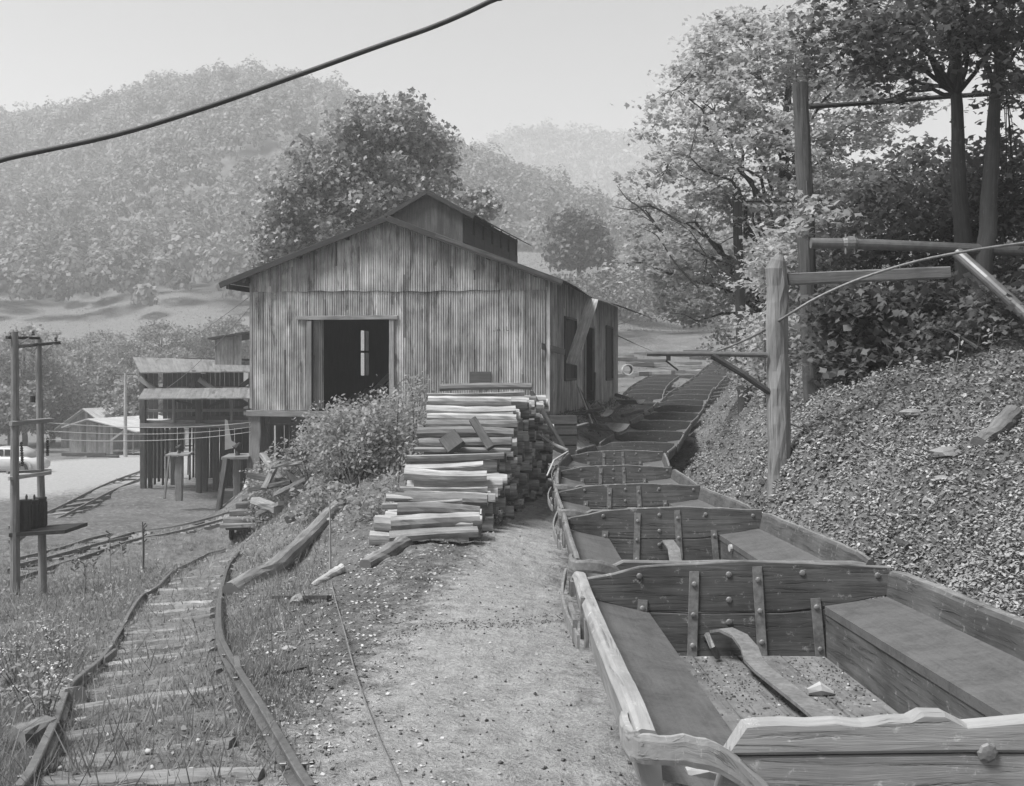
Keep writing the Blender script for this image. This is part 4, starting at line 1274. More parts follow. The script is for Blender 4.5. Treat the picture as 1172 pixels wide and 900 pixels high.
# ------------------------------------------------------------------ the old car by the road
def sedan():
    d = 62.0; base = P(8, 543.5, d); z0 = base.z
    root = thing('parked_car', 'rounded pale old sedan parked on the road beyond the twin poles', 'car', base)
    x1 = P(44.5, 0, d).x; Lc = 4.7; x0 = x1 - Lc
    m = MB(); out = [(0, .3), (.2, .22), (Lc - .15, .25), (Lc, .38), (Lc + .02, .62), (Lc - .25, .86), (Lc - .75, 1.0), (1.5, 1.02), (.35, .95), (.05, .7)]
    m.prism(out, (x0, d + 1.65, z0), (1, 0, 0), (0, 0, 1), (0, -1.65, 0), bevel=.12); m.build('body', M['car_paint'], root, True)
    m = MB(); m.prism([(1.35, .98), (Lc - .5, .95), (Lc - .85, 1.32), (Lc - 1.3, 1.52), (2.2, 1.55), (1.85, 1.45)], (x0, d + 1.5, z0), (1, 0, 0), (0, 0, 1), (0, -1.35, 0), bevel=.1); cb = m.build('cabin', M['car_paint'], root, True)
    for o in ([(1.75, 1.06), (2.6, 1.06), (2.6, 1.42), (2.1, 1.42)], [(2.7, 1.06), (3.5, 1.06), (3.3, 1.40), (2.7, 1.42)]):
        m = MB(); m.prism(o, (x0, d + .14, z0), (1, 0, 0), (0, 0, 1), (0, -.02, 0)); m.build('side_window', M['glass'], root)
    for x in (.85, Lc - .95):
        for yy in (.08, 1.5):
            m = MB(); m.tube([(x0 + x, d + yy - .1, z0 + .33), (x0 + x, d + yy + .1, z0 + .33)], .34, 18); wl = m.build('wheel', M['rubber'], root)
            m = MB(); m.tube([(x0 + x, d + yy - .115, z0 + .33), (x0 + x, d + yy - .09, z0 + .33)], .16, 14); m.build('rim', M['iron'], wl)
        m = MB(); pts = [(x0 + x + .52 * math.cos(a), d - .03, z0 + .36 + .42 * math.sin(a)) for a in np.linspace(-.2, math.pi + .2, 10)]; m.tube(pts, .09, 8); m.build('fender', M['car_paint'], root, True)
sedan()

# ------------------------------------------------------------------ poles with transformers
def pole_pair():
    root = thing('transformer_pole', 'twin pole frame with crossarms and a shelf of dark transformers', 'pole', P(31, 684, 20.5))
    D = 20.5
    for (px, yt, yb, r) in ((17, 380, 687, .085), (49, 388, 681, .075)):
        b = MB(); dd = D + (.7 if px > 30 else 0)
        pts = [P(px - (5 if px > 30 else 0) * (1 - t), yt + (yb - yt) * t, dd) for t in np.linspace(0, 1, 9)]
        pts = [p + Vector((RND.uniform(-.006, .006), 0, 0)) for p in pts]
        b.tube(pts + [pts[-1] - UP * .4], [r * (.75 + .35 * t) for t in np.linspace(0, 1, 9)] + [r * 1.1], 10, jit=.03); b.build('pole', M['wood_mid'], root)
    for (a, c, w_, h_, nm, mt) in (((8, 386.5, D - .1), (44, 387, D + .6), .07, .05, 'crossarm', 'dark_board'), ((17, 397, D + .5), (69, 392.5, D + .55), .06, .06, 'crossarm', 'dark_board'),
                                   ((12, 485, D - .12), (58, 481, D + .6), .1, .09, 'crossarm', 'wood_grey'), ((10, 548, D - .12), (58, 541, D + .6), .06, .07, 'crossarm', 'wood_grey'), ((8, 541, D + .1), (58, 538.5, D + .85), .06, .05, 'crossarm', 'wood_grey')):
        b = MB(); b.beam(P(*a), P(*c), w_, h_, seg=4, jit=.004); b.build(nm, M[mt], root)
    b = MB()
    b.prism([(0, 0), (.98, 0), (1.02, 1.0), (0, .95)], P(10, 615, D - .1), Vector((1, .25, .03)).normalized(), (0, 1, 0), (0, 0, .07)); b.build('shelf', M['wood_dark'], root)
    for (a, c) in (((20, 396, D), (33, 387, D)), ((62, 394, D + .5), (50, 404, D + .5)), ((36, 404, D + .5), (44, 396, D + .5))):
        b = MB(); b.beam(P(*a), P(*c), .02, .02); b.build('arm_brace', M['iron'], root)
    for i, (px, yb, hh, r, dd) in enumerate(((29, 609, 37, .115, 20.7), (38, 607, 35, .1, 21.0), (47, 605, 36, .1, 21.2))):
        p = P(px, yb, dd); t = thing('transformer', ['dark transformer can at the outer end of the pole shelf', 'dark transformer can in the middle of the pole shelf', 'dark transformer can next to the thin pole on the shelf'][i], 'transformer', p, 'transformer cans on the pole shelf')
        b = MB(); H_ = hh * dd / F; b.tube([p, p + UP * .03, p + UP * H_ * .93, p + UP * H_ * .95, p + UP * H_], [r * .95, r, r, r * 1.08, r * 1.0], 18); b.build('tank', M['iron_dark'], t)
        b = MB(); b.tube([p + V(.03, -.02, H_), p + V(.03, -.02, H_ + .06), p + V(.03, -.02, H_ + .1)], [.02, .025, .012], 8); b.build('bushing', M['ceramic'], t)
        b = MB()
        for k in range(10):
            a = k * .628; b.beam(p + V(r * 1.02 * math.cos(a), r * 1.02 * math.sin(a), .06), p + V(r * 1.02 * math.cos(a), r * 1.02 * math.sin(a), H_ * .85), .012, .03, up=(math.cos(a), math.sin(a), 0))
        b.build('cooling_fin', M['iron_dark'], t)
    ins = [(38, 381.5, D + .4), (64, 388.5, D + .5), (13, 383, D)] + [(24.5 + i * .3, 509 + i * 5.5, D + .1) for i in range(5)] + [(54.5, 504 + i * 5.2, D + .75) for i in range(4)]
    for (px, py, dd) in ins:
        p = P(px, py, dd); b = MB(); b.tube([p - UP * .04, p - UP * .02, p, p + UP * .025, p + UP * .05], [.018, .036, .02, .034, .014], 8); b.build('insulator', M['ceramic'], root)
    b = MB(); p = P(37.5, 457, D + .5); b.tube([p - UP * .06, p + UP * .06], .05, 8); b.build('meter', M['iron_dark'], root)
pole_pair()
def far_pole(px, yt, yb, d, lab):
    r_ = thing('utility_pole', lab, 'pole', P(px, yb, d)); b = MB(); b.tube([P(px, yb, d) - UP, P(px, yt, d)], [.15, .1], 8); b.build('pole', M['wood_pale'], r_)
    b = MB(); c = P(px, yt + 1.5, d); b.beam(c - V(.75, 0, 0), c + V(.75, 0, 0), .1, .12); b.build('crossarm', M['wood_dark'], r_)
far_pole(143.5, 427, 508, 78, 'pale slender utility pole standing between the porch cabin and the tipple')

def cable(name, label, cat, pts, r, mat, group=None, n=7):
    b = MB(); b.tube(pts, r, n); return tag(b.build(name, M[mat], None, True), label, cat, group)
def sag(a, b, s, n=16): return [a.lerp(b, t) - UP * (4 * s * t * (1 - t)) for t in np.linspace(0, 1, n)]
for i in range(3):
    a = P(-40, 474 + i * 9.5, 21.5); c = P(19, 478 + i * 10, 21)
    mid = P(150, 489 + i * 9, 25)
    e = P(287, 483.5 + i * 5.5, 30.6)
    cable('power_wire', ['upper wire of the three pale wires running to the barn corner', 'middle wire of the three pale wires running to the barn corner', 'lowest wire of the three pale wires running to the barn corner'][i], 'wire', sag(P(54, 484 + i * 9.5, 21.2), e, .12), .0085, 'cloth', 'pale power wires to the barn')
cable('guy_wire', 'thin wire slanting up from the far pole to the barn eave', 'wire', sag(P(140, 430, 78), P(284, 341, 31.5), .3), .01, 'iron')
cable('guy_wire', 'thin wire slanting from the tipple roof up to the barn', 'wire', sag(P(190, 445, 49), P(286, 352, 31.5), .2), .009, 'iron')

# small posts with platforms in the yard
for i, (px, yt, yb, d, lab) in enumerate(((205, 521, 565, 44, 'short yard post with a small platform standing before the tipple opening'), (272, 524, 600, 31, 'leaning yard post with a small platform beside the timber truck'))):
    g = P(px, yb, d); r_ = thing('switch_post', lab, 'post', g); s_ = d / 44 if i == 0 else d / 38
    b = MB(); b.beam(g - UP * .3, P(px, yt + 2, d), .26 * s_, .24 * s_, up=(0, 1, 0), seg=5, jit=.02, w1=.32 * s_); b.build('post', M['wood_mid'], r_)
    c = P(px, yt, d); b = MB(); b.prism([(-.5 * s_, -.25), (.46 * s_, -.3), (.5 * s_, .3), (-.4 * s_, .32)], c, (1, 0, .03), (0, 1, .1), (0, 0, .07)); b.build('platform', M['wood_mid'], r_)
    b = MB(); b.tube([c, c + V(.0, 0, .2), c + V(-.06, 0, .3), c + V(.07, 0, .42)], [.09, .05, .1, .03], 7); b.build('lever', M['iron_dark'], r_)
    b = MB(); b.beam(c + V(-.3 * s_, -.3, 0), (P(188, 571, 43) if i == 0 else P(249, 592, 30.4)), .08 if i == 0 else .16, .08 if i == 0 else .12, seg=4, jit=.01); b.build('brace', M['wood_mid' if i == 0 else 'wood_dark'], r_)
    b = MB(); b.beam(c + V(.4 * s_, 0, 0), c + V(.38 * s_, 0, -.8 * s_), .1, .08, up=(0, 1, 0)); b.build('strut', M['wood_mid'], r_)
# ------------------------------------------------------------------ the track beside the bank
def rail(name, pts, h, parent, mat='rail'):
    """flat-bottomed rail swept along ground points"""
    prof = [(-.045, 0), (.045, 0), (.045, .008), (.008, .016), (.008, h - .026), (.022, h - .02), (.023, h - .005), (.017, h), (-.017, h), (-.023, h - .005), (-.022, h - .02), (-.008, h - .026), (-.008, .016), (-.045, .008)]
    b = MB(); rings, us, u = [], [], 0
    for i, p in enumerate(pts):
        a, c = pts[max(i - 1, 0)], pts[min(i + 1, len(pts) - 1)]
        d = (c - a); d.normalize(); sx = d.cross(UP).normalized()
        rings.append([p + sx * x + UP * z for x, z in prof]); us.append(u)
        if i < len(pts) - 1: u += (pts[i + 1] - p).length
    b.sweep(rings, us)
    return b.build(name, M[mat], parent)
def smooth_pts(pts, n):
    """Catmull-Rom through points"""
    out = []
    P_ = [pts[0]] + list(pts) + [pts[-1]]
    for i in range(1, len(P_) - 2):
        for k in range(n):
            t = k / n
            a, b, c, d = P_[i - 1], P_[i], P_[i + 1], P_[i + 2]
            out.append(.5 * ((2 * b) + (c - a) * t + (2 * a - 5 * b + 4 * c - d) * t * t + (3 * b - a - 3 * c + d) * t ** 3))
    out.append(pts[-1])
    return out
LEFT = [(20, 925), (39, 895), (63, 839), (82, 794.5), (118, 759), (136.5, 730), (160, 692), (181, 672), (201, 655), (222, 644), (238, 636), (258, 629)]
RIGHT = [(356, 925), (338, 895), (307, 839), (273, 777.5), (256, 747), (251, 719.5), (252.6, 685), (259, 658), (266, 643), (274, 634)]
def on_ground(pts, dz):
    z = np.array([max(p.z, hz(p.x, p.y) + dz) for p in pts])
    for _ in range(3): z[1:-1] = (z[:-2] + 2 * z[1:-1] + z[2:]) / 4
    return [Vector((p.x, p.y, z_ + .012)) for p, z_ in zip(pts, z)]
trk = thing('railway_track', 'narrow gauge track of wavy rusty rails on half buried sleepers beside the bank', 'railway track', G(190, 800))
rail('rail', on_ground(smooth_pts([G(px, py + 3, .02) for px, py in LEFT], 5), .01), .078, trk)
rail('rail', on_ground(smooth_pts([G(px, py + 3, .02) for px, py in RIGHT], 5), .01), .078, trk)
TIES = [((22, 905), (300, 890)), ((20, 884), (268, 854)), ((24, 851), (262, 820)), ((44, 833), (256, 801)), ((45, 815), (256, 786)), ((90, 796), (250, 772)), ((84, 778), (262, 759)), ((104, 764), (244, 745)), ((112, 751), (246, 733)),
        ((128, 737), (252, 724)), ((137, 724), (250, 714)), ((143, 713), (252, 704)), ((152, 702), (254, 695)), ((160, 692), (256, 686)), ((168, 683), (257, 678)), ((176, 675), (258, 671)), ((184, 668), (260, 664)), ((195, 661), (262, 658)), ((206, 655), (265, 652)), ((217, 649), (268, 647)), ((228, 643), (271, 642)), ((240, 637), (274, 637))]
for i, (a, c) in enumerate(TIES):
    A, B = G(*a), G(*c)
    if i > 8: A, B = A + Vector((RND.uniform(-.15, .15), 0, -.02)), B + Vector((RND.uniform(-.1, .1), 0, -.02))
    up_ = RND.uniform(-.055, -.02) if i < 9 else -.045
    b = MB(); b.beam(A + UP * up_, B + UP * up_, RND.uniform(.13, .18), .13, seg=10, jit=.009, cham=.02, w1=RND.uniform(.11, .17)); b.build('sleeper', M['tie_wood'], trk)
for i, (a, c) in enumerate(TIES[:9]):
    A, B = G(*a), G(*c)
    for rl, sg in ((LEFT, 1), (RIGHT, -1)):
        xs = [q[0] for q in rl][::-1] if rl[0][1] > rl[-1][1] else [q[0] for q in rl]; ys = sorted(q[1] for q in rl)
        ym = (a[1] * .85 + c[1] * .15) if rl is LEFT else (c[1])
        xm = float(np.interp(ym, ys, xs)) if rl is LEFT else float(np.interp(ym, ys, [q[0] for q in rl][::-1]))
        for o_ in (-.05, .05):
            p = G(xm, ym); p = p + V(o_, RND.uniform(-.03, .03), .02)
            b = MB(); b.beam(p, p + UP * .035, .016, .016, up=(0, 1, 0)); b.beam(p + UP * .035 + V(-.016, 0, 0), p + UP * .037 + V(.016, 0, 0), .024, .012); b.build('spike', M['rail'], trk)
for i, (a, c) in enumerate((((22, 858), (60, 845)), ((42, 812), (86, 806)))):
    b = MB(); b.beam(G(*a, .04), G(*c, .05), .17, .16, seg=4, jit=.012, cham=.02); b.build('sleeper', M['wood_mid'], trk)
for (px, py) in ((118, 761), (272, 777)):
    p = G(px, py, .07); b = MB(); b.beam(p - V(-.06, .22, 0), p + V(.04, .22, 0) if px < 200 else p + V(-.06, .22, 0), .04, .07); b.build('joint_plate', M['rail'], trk)
# yard tracks
def yard_track(label, la, lb, nties):
    root = thing('railway_track', label, 'railway track', G(*la[len(la) // 2]))
    A = smooth_pts([G(*q, .01) for q in la], 5); B = smooth_pts([G(*q, .01) for q in lb], 5)
    rail('rail', A, .09, root, 'iron'); rail('rail', B, .09, root, 'iron')
    for i in range(nties):
        f = (i + .5) / nties; a = A[int(f * (len(A) - 1))]
        b = min(B, key=lambda p: (p - a).length); e = (b - a) * .25
        m = MB(); m.beam(a - e - UP * .05, b + e - UP * .05, .16, .12, seg=2, jit=.01); m.build('sleeper', M['tie_wood'], root)
yard_track('rails curving from the tipple across the yard toward the road', [(178, 533), (162, 540), (120, 556), (62, 585), (10, 606)], [(184, 538), (168, 546), (128, 564), (73, 592), (10, 622)], 26)
yard_track('low rails crossing the dark yard behind the twin poles', [(262, 589), (245, 594), (200, 605), (153, 612.5), (104, 627), (57, 640), (8, 656)], [(262, 596), (245, 601), (200, 612), (153, 621), (106, 637), (62, 651), (8, 670)], 24)
yard_track('faint pair of rails closest to the twin poles in the yard', [(128, 614), (104, 619), (70, 630), (14, 644)], [(150, 617), (110, 626), (72, 637), (14, 653)], 12)

# ------------------------------------------------------------------ stacked mine timbers
def log_mesh(L_, r, split, pale):
    b = MB(); n = 10; seg = 9
    rings, us = [], []
    ph = RND.uniform(0, 6.28); bend = RND.uniform(-.03, .03); lob = [RND.uniform(.72, 1.18) if split else RND.uniform(.9, 1.08) for _ in range(n)]
    for i in range(seg + 1):
        t = i / seg; x = (t - .5) * L_; rr = r * (1.06 - .12 * t); ring = []
        for k in range(n):
            a = 2 * math.pi * k / n; q = rr * lob[k] * RND.uniform(.92, 1.08)
            y, z = q * math.cos(a), q * math.sin(a)
            if split: z = min(z, rr * .25)
            ring.append((x, y, z + bend * math.sin(math.pi * t)))
        rings.append(ring); us.append(x)
    b.sweep(rings, us, caps=False, rnd=RND.random())
    o = b
    ee = []
    for ring, s in ((rings[0], -1), (rings[-1], 1)):
        pts = [(p[0] + s * .001, p[1], p[2]) for p in ring]
        e = MB(); ee.append(e); e.face(pts if s > 0 else pts[::-1], [(p[1] * .3, p[2] * .3) for p in ring], rnd=.8)
    return b, ee
def make_log(label, L_, r, split, mat, group=None):
    root = thing('timber_log', label, 'log', (0, 0, 0), group)
    b, e = log_mesh(L_, r, split, True)
    b.build('bark' if not split else 'split_face', M[mat], root); [q.build('sawn_end', M['wood_pale'], root) for q in e]
    return root
GRP = 'mine timbers piled in the stack'
protos = [make_log('x', 1.35, RND.uniform(.095, .125), sp, mt, GRP) for sp, mt in ((False, 'wood_pale'), (True, 'wood_pale'), (False, 'wood_grey'), (True, 'wood_grey'), (False, 'wood_pale'), (False, 'wood_grey'), (True, 'wood_grey'), (False, 'bark'))]
pk = [kid_map(p) for p in protos]
used_p = set()
def put_log(i, loc, ry, rx, rz, scale, label, group=GRP):
    if i not in used_p: o = protos[i]; used_p.add(i)
    else: o = copy_tree(protos[i], None, pk[i])
    o.location = loc; o.rotation_euler = (rx, ry, rz); o.scale = (scale, 1, 1) if not hasattr(scale, '__len__') else scale
    o['label'] = label
    if group: o['group'] = group
    elif 'group' in o: del o['group']
    return o
# front logs, placed one by one: (x0, x1, y, depth, proto, height px)
FRONT = [(446, 547, 610, 14.6, 3, 19), (448, 549, 596, 14.9, 2, 18), (455, 549, 585, 15.2, 5, 15), (438, 529, 576, 15.6, 1, 12), (442, 533, 567, 15.9, 6, 10), (458, 558, 557, 16.3, 1, 14), (463, 557, 543, 16.6, 4, 14), (464, 553, 533, 16.9, 1, 12),
         (466, 577, 522, 17.3, 6, 11), (474, 585, 514, 17.6, 3, 10), (480, 586, 507, 17.9, 7, 12), (478, 588, 497, 18.2, 5, 13), (488, 592, 488.5, 18.4, 7, 12), (489, 591, 479, 18.6, 0, 12), (488, 590, 470, 18.8, 4, 14), (490, 585, 460, 19.0, 0, 12), (489, 600, 452.5, 19.3, 1, 10), (503, 609, 446.5, 19.8, 5, 8)]
FL = ['lowest front log of the timber stack, broad and cracked', 'second log up at the front of the stack', 'third log up at the front of the stack', 'thin split slab jutting out past the path side of the stack front', 'crossed split slab above the jutting thin one',
      'pale split log on the first step of the stack', 'large smooth pale log on the second step of the stack', 'split log lying behind the large smooth pale one', 'long flat slab on the third step of the stack', 'weathered slab beneath the steep face of the stack',
      'dark bark covered log at the foot of the steep face', 'grey log above the dark bark covered one', 'dark log half way up the steep stack face', 'pale log just above the half way dark log', 'thick peeled log near the top of the stack', 'slender peeled log third from the stack top',
      'split log second from the very top of the stack', 'topmost thin log of the timber stack']
for k, (x0, x1, y, d, pi, hp_) in enumerate(FRONT):
    A, B = P(x0, y + RND.uniform(-3.5, 3.5), d), P(x1, y + RND.uniform(-3.5, 3.5) - (2 if k > 13 else 0), d)
    c = (A + B) / 2; v = B - A
    sy = hp_ * d / F / 2 / .11
    put_log(pi, c, -math.atan2(v.z, v.x), RND.uniform(-.3, .3), RND.uniform(-.12, .12), (v.length / 1.35, sy * 1.1, sy), FL[k])
# the rows behind them, seen by their sawn ends
def Htop(y): return float(np.interp(y, [14.9, 15.8, 16.7, 17.3, 18.0, 18.7, 19.5, 20.3, 22.4, 23.2], [-2.02, -1.82, -1.6, -1.45, -1.2, -.72, -.5, -.40, -.55, -1.0]))
yy = 14.95
RL = 'peeled mine timber packed inside the stack with only its sawn end showing'
while yy < 23.3:
    xe = float(np.interp(yy, [14.9, 17.3, 18.7, 22, 23.3], [-.52, -.14, .06, .66, .82]))
    gz = min(hz(xe - 1.2, yy), hz(xe, yy)) + .08
    z = gz; zt = Htop(yy) - .1; k = 0
    while z < zt:
        jx = RND.uniform(-.12, .10); pi = RND.choice([0, 1, 2, 4, 5, 3])
        put_log(pi, (xe - .68 + jx, yy + RND.uniform(-.05, .05), z), RND.uniform(-.03, .03), RND.uniform(0, 6.28), RND.uniform(-.06, .06), (1.0, RND.uniform(.85, 1.1), RND.uniform(.85, 1.1)), RL)
        z += RND.uniform(.17, .21); k += 1
    yy += .25
for (a, c, w_, lab, mt) in (((541, 480), (562, 513), .13, 'dark square strut leaning on the steep stack face', 'wood_dark'), ((512, 499), (523, 513), .3, 'dark stub of plank wedged into the stack face', 'wood_dark')):
    b = MB(); b.beam(P(*a, 17.7), P(*c, 17.3), w_, .07, up=(0, -1, .2), seg=3, jit=.006); tag(b.build('strut', M[mt]), lab, 'strut')
b = MB(); b.beam(P(608, 449, 21.5), P(648, 518, 20.4), .07, .07, seg=4, jit=.004); tag(b.build('pole', M['wood_dark']), 'thin dark pole leaning from the stack top down to the cars', 'pole')
b = MB(); b.tube([P(616, 497, 20), P(632, 508, 20), P(650, 516, 19.5)], [.02, .03, .03], 7); tag(b.build('stick', M['wood_pale']), 'pale stick running from the stack to the foot of the dark pole', 'stick')
b = MB(); b.tube([P(650, 517, 19.2), P(634, 527, 18.6), P(626, 545, 18.2)], [.014, .018, .014], 8); tag(b.build('hose', M['stone']), 'pale bent pipe hanging over a corner of the fourth car', 'pipe')

# ------------------------------------------------------------------ logs, stones and scraps on the bank
def ground_log(label, a, c, r0, r1, mat, lift=.6, name='fallen_log'):
    A, B = G(*a), G(*c); b = MB(); n = 12
    pts = []
    for i in range(n + 1):
        p = A.lerp(B, i / n); rr = r0 + (r1 - r0) * i / n; z = (hz(p.x, p.y) * .5 + p.z * .5)
        pts.append(Vector((p.x, p.y, z + rr * lift)))
    b.tube(pts, [(r0 + (r1 - r0) * i / n) * RND.uniform(.88, 1.1) for i in range(n + 1)], 12, jit=.1)
    return tag(b.build(name, M[mat]), label, 'log')
ground_log('long rotten log lying down the grassy bank toward the track', (264, 681), (394, 576), .14, .12, 'tie_wood', .35)
ground_log('weathered log end poking out below the front of the stack', (418, 650), (470, 622), .09, .12, 'tie_wood', .3)
ground_log('short bleached stick lying on the bank below the stack', (358, 674), (392, 656), .035, .055, 'wood_pale', 1.0, 'stick')
ground_log('weathered beam lying under the vines toward the timber truck', (330, 600), (392, 560), .1, .1, 'wood_mid', .7)
def rock(label, p, r, mat='stone', name='stone', sq=.7):
    b = MB(); nr_, n = 6, 9
    rings = []
    for i in range(nr_):
        a = math.pi * (i + .4) / nr_
        rings.append([Vector(p) + Vector((r * math.sin(a) * math.cos(k * 2 * math.pi / n) * RND.uniform(.8, 1.15), r * math.sin(a) * math.sin(k * 2 * math.pi / n) * RND.uniform(.8, 1.15), -r * sq * math.cos(a) * RND.uniform(.9, 1.1))) for k in range(n)])
    b.sweep(rings, [i * .1 for i in range(nr_)])
    return tag(b.build(name, M[mat]), label, 'stone')
rock('round white stone resting beside the thin iron bar', G(342, 693, .05), .1, 'rock')
b = MB(); b.beam(G(313, 689, .05), G(377, 689, .05), .05, .04, seg=4, jit=.003); tag(b.build('iron_bar', M['iron_dark']), 'thin iron bar lying behind the round white stone', 'bar')
b = MB(); b.tube([G(303, 777, .02), G(305, 769, .03), G(318, 766, .04), G(325, 774, .03), G(352, 771, .05), G(354, 776, .01)], .012, 7); tag(b.build('bent_rod', M['iron_dark']), 'bent thin iron rod lying in the grass beside the rail', 'rod')
gp = [G(px, py, .03) for px, py in ((376, 655), (384, 690), (393, 722), (404, 765), (415, 800), (433, 850), (460, 910))]
b = MB(); b.tube(smooth_pts(gp, 5), .006, 6); tag(b.build('ground_cable', M['iron']), 'thin old cable lying down the bare bank toward the camera', 'cable')
b = MB(); b.tube([G(378, 655, 0), G(378, 655, .55), G(377, 655, 1.0)], [.018, .012, .008], 6); tag(b.build('stake', M['wood_grey']), 'thin upright stake at the head of the ground cable', 'stake')
for i, (px, py, r, lab) in enumerate(((1046, 474, .16, 'pale flat stone high on the leafy slope'), (1083, 520, .17, 'flat stone in the middle of the leafy slope'), (1078, 550, .09, 'small pale stone low on the leafy slope'), (800, 425, .35, 'large pale stone by the third post'),
                                      (790, 505, .3, 'flat rock at the ditch edge beside the cars'), (806, 470, .35, 'sloping rock slab above the ditch'), (782, 470, .25, 'small rock leaning by the sloping slab'), (585, 568, .1, 'pale stone beside the path next to the stack'), (330, 745, .06, 'little stone beside the wavy rail'))):
    rock(lab, G(px, py, .02), r, 'rock', 'rock' if r > .12 else 'stone', .35)
ground_log('short bark stub sticking out of the leafy slope', (1120, 512), (1160, 478), .08, .11, 'wood_mid', .4)
ground_log('small dark root end beside the rim of the front car', (1026, 621), (1040, 629), .03, .035, 'wood_dark', .4, 'root')

# timber truck at the end of the near track
g = G(274, 619); tk = thing('timber_truck', 'low flat rail truck at the end of the track', 'rail truck', g)
sc = g.y / F
b = MB(); b.beam(g + V(0, -.1, .34), g + V(.35, 1.9, .34), .95 * .75, .12, seg=2, jit=.01); b.build('deck', M['wood_dark'], tk)
b = MB(); b.beam(g + V(-.45, -.15, .40), g + V(.5, -.15, .42), .14, .1, jit=.01); b.build('bumper', M['wood_mid'], tk)
for (x, y) in ((-.25, .2), (.3, .15), (0, 1.4), (.5, 1.4)):
    b = MB(); b.tube([g + V(x - .03, y, .17), g + V(x + .03, y, .17)], .18, 14); b.build('wheel', M['iron_dark'], tk)
for i in range(7):
    b = MB(); c = g + V(.06 * i, .05 + .33 * i, .5 + .16 * i); b.beam(c - V(.42 - .02 * i, 0, 0), c + V(.42, 0.05, 0.02), .2, .15, seg=3, jit=.012)
    tag(b.build('timber_block', M['wood_mid']), '%s squared timber up the stepped load on the low rail truck' % ORD[i], 'timber', 'timbers stepped up on the rail truck')
b = MB(); b.prism([(0, 0), (.9, .15), (1.1, .9), (.75, 1.25), (.25, .95)], P(272, 576, 32), (1, 0, 0), (0, .35, .93), (0, .03, 0), bevel=.005); tag(b.build('canvas_sheet', M['cloth']), 'white canvas sheet behind the leaning yard post', 'canvas sheet')
b = MB(); q = P(262, 590, 33); b.prism([(-.3, -.1), (.8, -.1), (.8, .75), (-.3, .75)], q, (1, 0, 0), (0, 0, 1), (0, .6, 0), bevel=.02); tag(b.build('wooden_crate', M['wood_dark']), 'dark squared crate standing under the white canvas sheet', 'crate')
labs = ['dark beam jutting from the bank below the barn corner', 'grey plank slanting across the rubble below the barn post', 'rotten board half sunk in the vines', 'split timber lying on the rubble above the rail truck', 'thick old beam end over the rail truck', 'short plank tipped against the bank vines', 'flat board beneath the barn sill corner', 'bleached slab at the rubble edge', 'dark stub lying behind the rail truck', 'crooked board on top of the rubble']
for i, (a, c, w_, d) in enumerate((((285, 544), (345, 556), .22, 27.5), ((300, 520), (322, 552), .18, 27.8), ((312, 535), (350, 529), .14, 26.8), ((288, 560), (335, 552), .2, 27), ((292, 573), (318, 583), .26, 26.4), ((318, 528), (302, 560), .15, 27.2), ((327, 516), (372, 520), .2, 27.6), ((316, 566), (352, 548), .17, 26), ((296, 588), (322, 576), .18, 26.3), ((330, 540), (352, 572), .16, 26.6))):
    b = MB(); b.beam(P(*a, d), P(*c, d - .6), w_, w_ * .6, seg=4, jit=.015, cham=.02); tag(b.build('rubble_timber', M[['wood_dark', 'wood_grey', 'wood_mid'][i % 3]]), labs[i], 'timber')
# scrap between the barn and the cars
def sheet_scrap(lab, p, w, l, rz, curl, mat='iron'):
    b = MB(); rings = []
    for i in range(7):
        a = (i / 6 - .5) * curl; x = w * (math.sin(a) / max(curl, .01) if curl else (i / 6 - .5)) ; z = w * (math.cos(a) / max(curl, .01) - math.cos(curl / 2) / max(curl, .01))
        cr, sr = math.cos(rz), math.sin(rz)
        f = lambda yy: Vector(p) + Vector((x * cr - yy * sr, x * sr + yy * cr, -z + .12))
        rings.append([f(-l / 2), f(l / 2), f(l / 2) + UP * .01, f(-l / 2) + UP * .01])
    b.sweep(rings, [i * .1 for i in range(7)]); tag(b.build('sheet_scrap', M[mat]), lab, 'scrap')
sheet_scrap('curved sheet metal chute lying on the slope by the cars', P(694, 490, 30.4), .9, 1.2, .5, 2.0)
sheet_scrap('crumpled grey sheet upright behind the curved chute', P(688, 474, 32.4), .7, .8, .2, 2.4, 'stone')
sheet_scrap('small bent sheet beside the far barn corner', P(722, 462, 36), .8, .7, 1.0, 1.5)
for i, (a, c, d) in enumerate((((640, 478), (690, 468), 31.5), ((700, 470), (724, 458), 36), ((705, 452), (735, 462), 38), ((668, 476), (700, 482), 32), ((712, 476), (735, 470), 34), ((650, 492), (672, 486), 28.5))):
    b = MB(); b.beam(P(*a, d), P(*c, d + .5), .16, .1, seg=3, jit=.012); tag(b.build('scrap_timber', M[['wood_dark', 'wood_mid'][i % 2]]), ['sill timber under the barn side wall', 'grey timber near the far barn corner', 'crossed timber past the far barn corner', 'dark timber under the leaning planks', 'short timber between the scrap and the cars', 'timber stub near the pole foot'][i], 'timber')
bx = P(632, 497, 27.5); sb = thing('slatted_crate', 'dark slatted crate between the timber stack and the cars', 'crate', bx)
for i in range(4):
    b = MB(); b.beam(bx + V(-.1, 0, -.42 + i * .26), bx + V(.62, 0, -.42 + i * .26), .03, .22, rnd=.3 * i); b.build('slat', M['wood_dark'], sb)
b = MB(); b.prism([(-.1, -.55), (.62, -.55), (.62, .45), (-.1, .45)], bx + V(0, .6, 0), (1, 0, 0), (0, 0, 1), (0, -.56, 0)); b.build('core', M['dark_board'], sb)
b = MB(); pts = [G(px, py, .05) for px, py in ((726, 462), (722, 455), (728, 447), (742, 444))]; b.tube(smooth_pts(pts, 4), .03, 6); tag(b.build('hose', M['iron']), 'curled hose on the ground between the two car rows', 'hose')
p = P(719, 423.5, 46); b = MB()
n = 20; rings = []
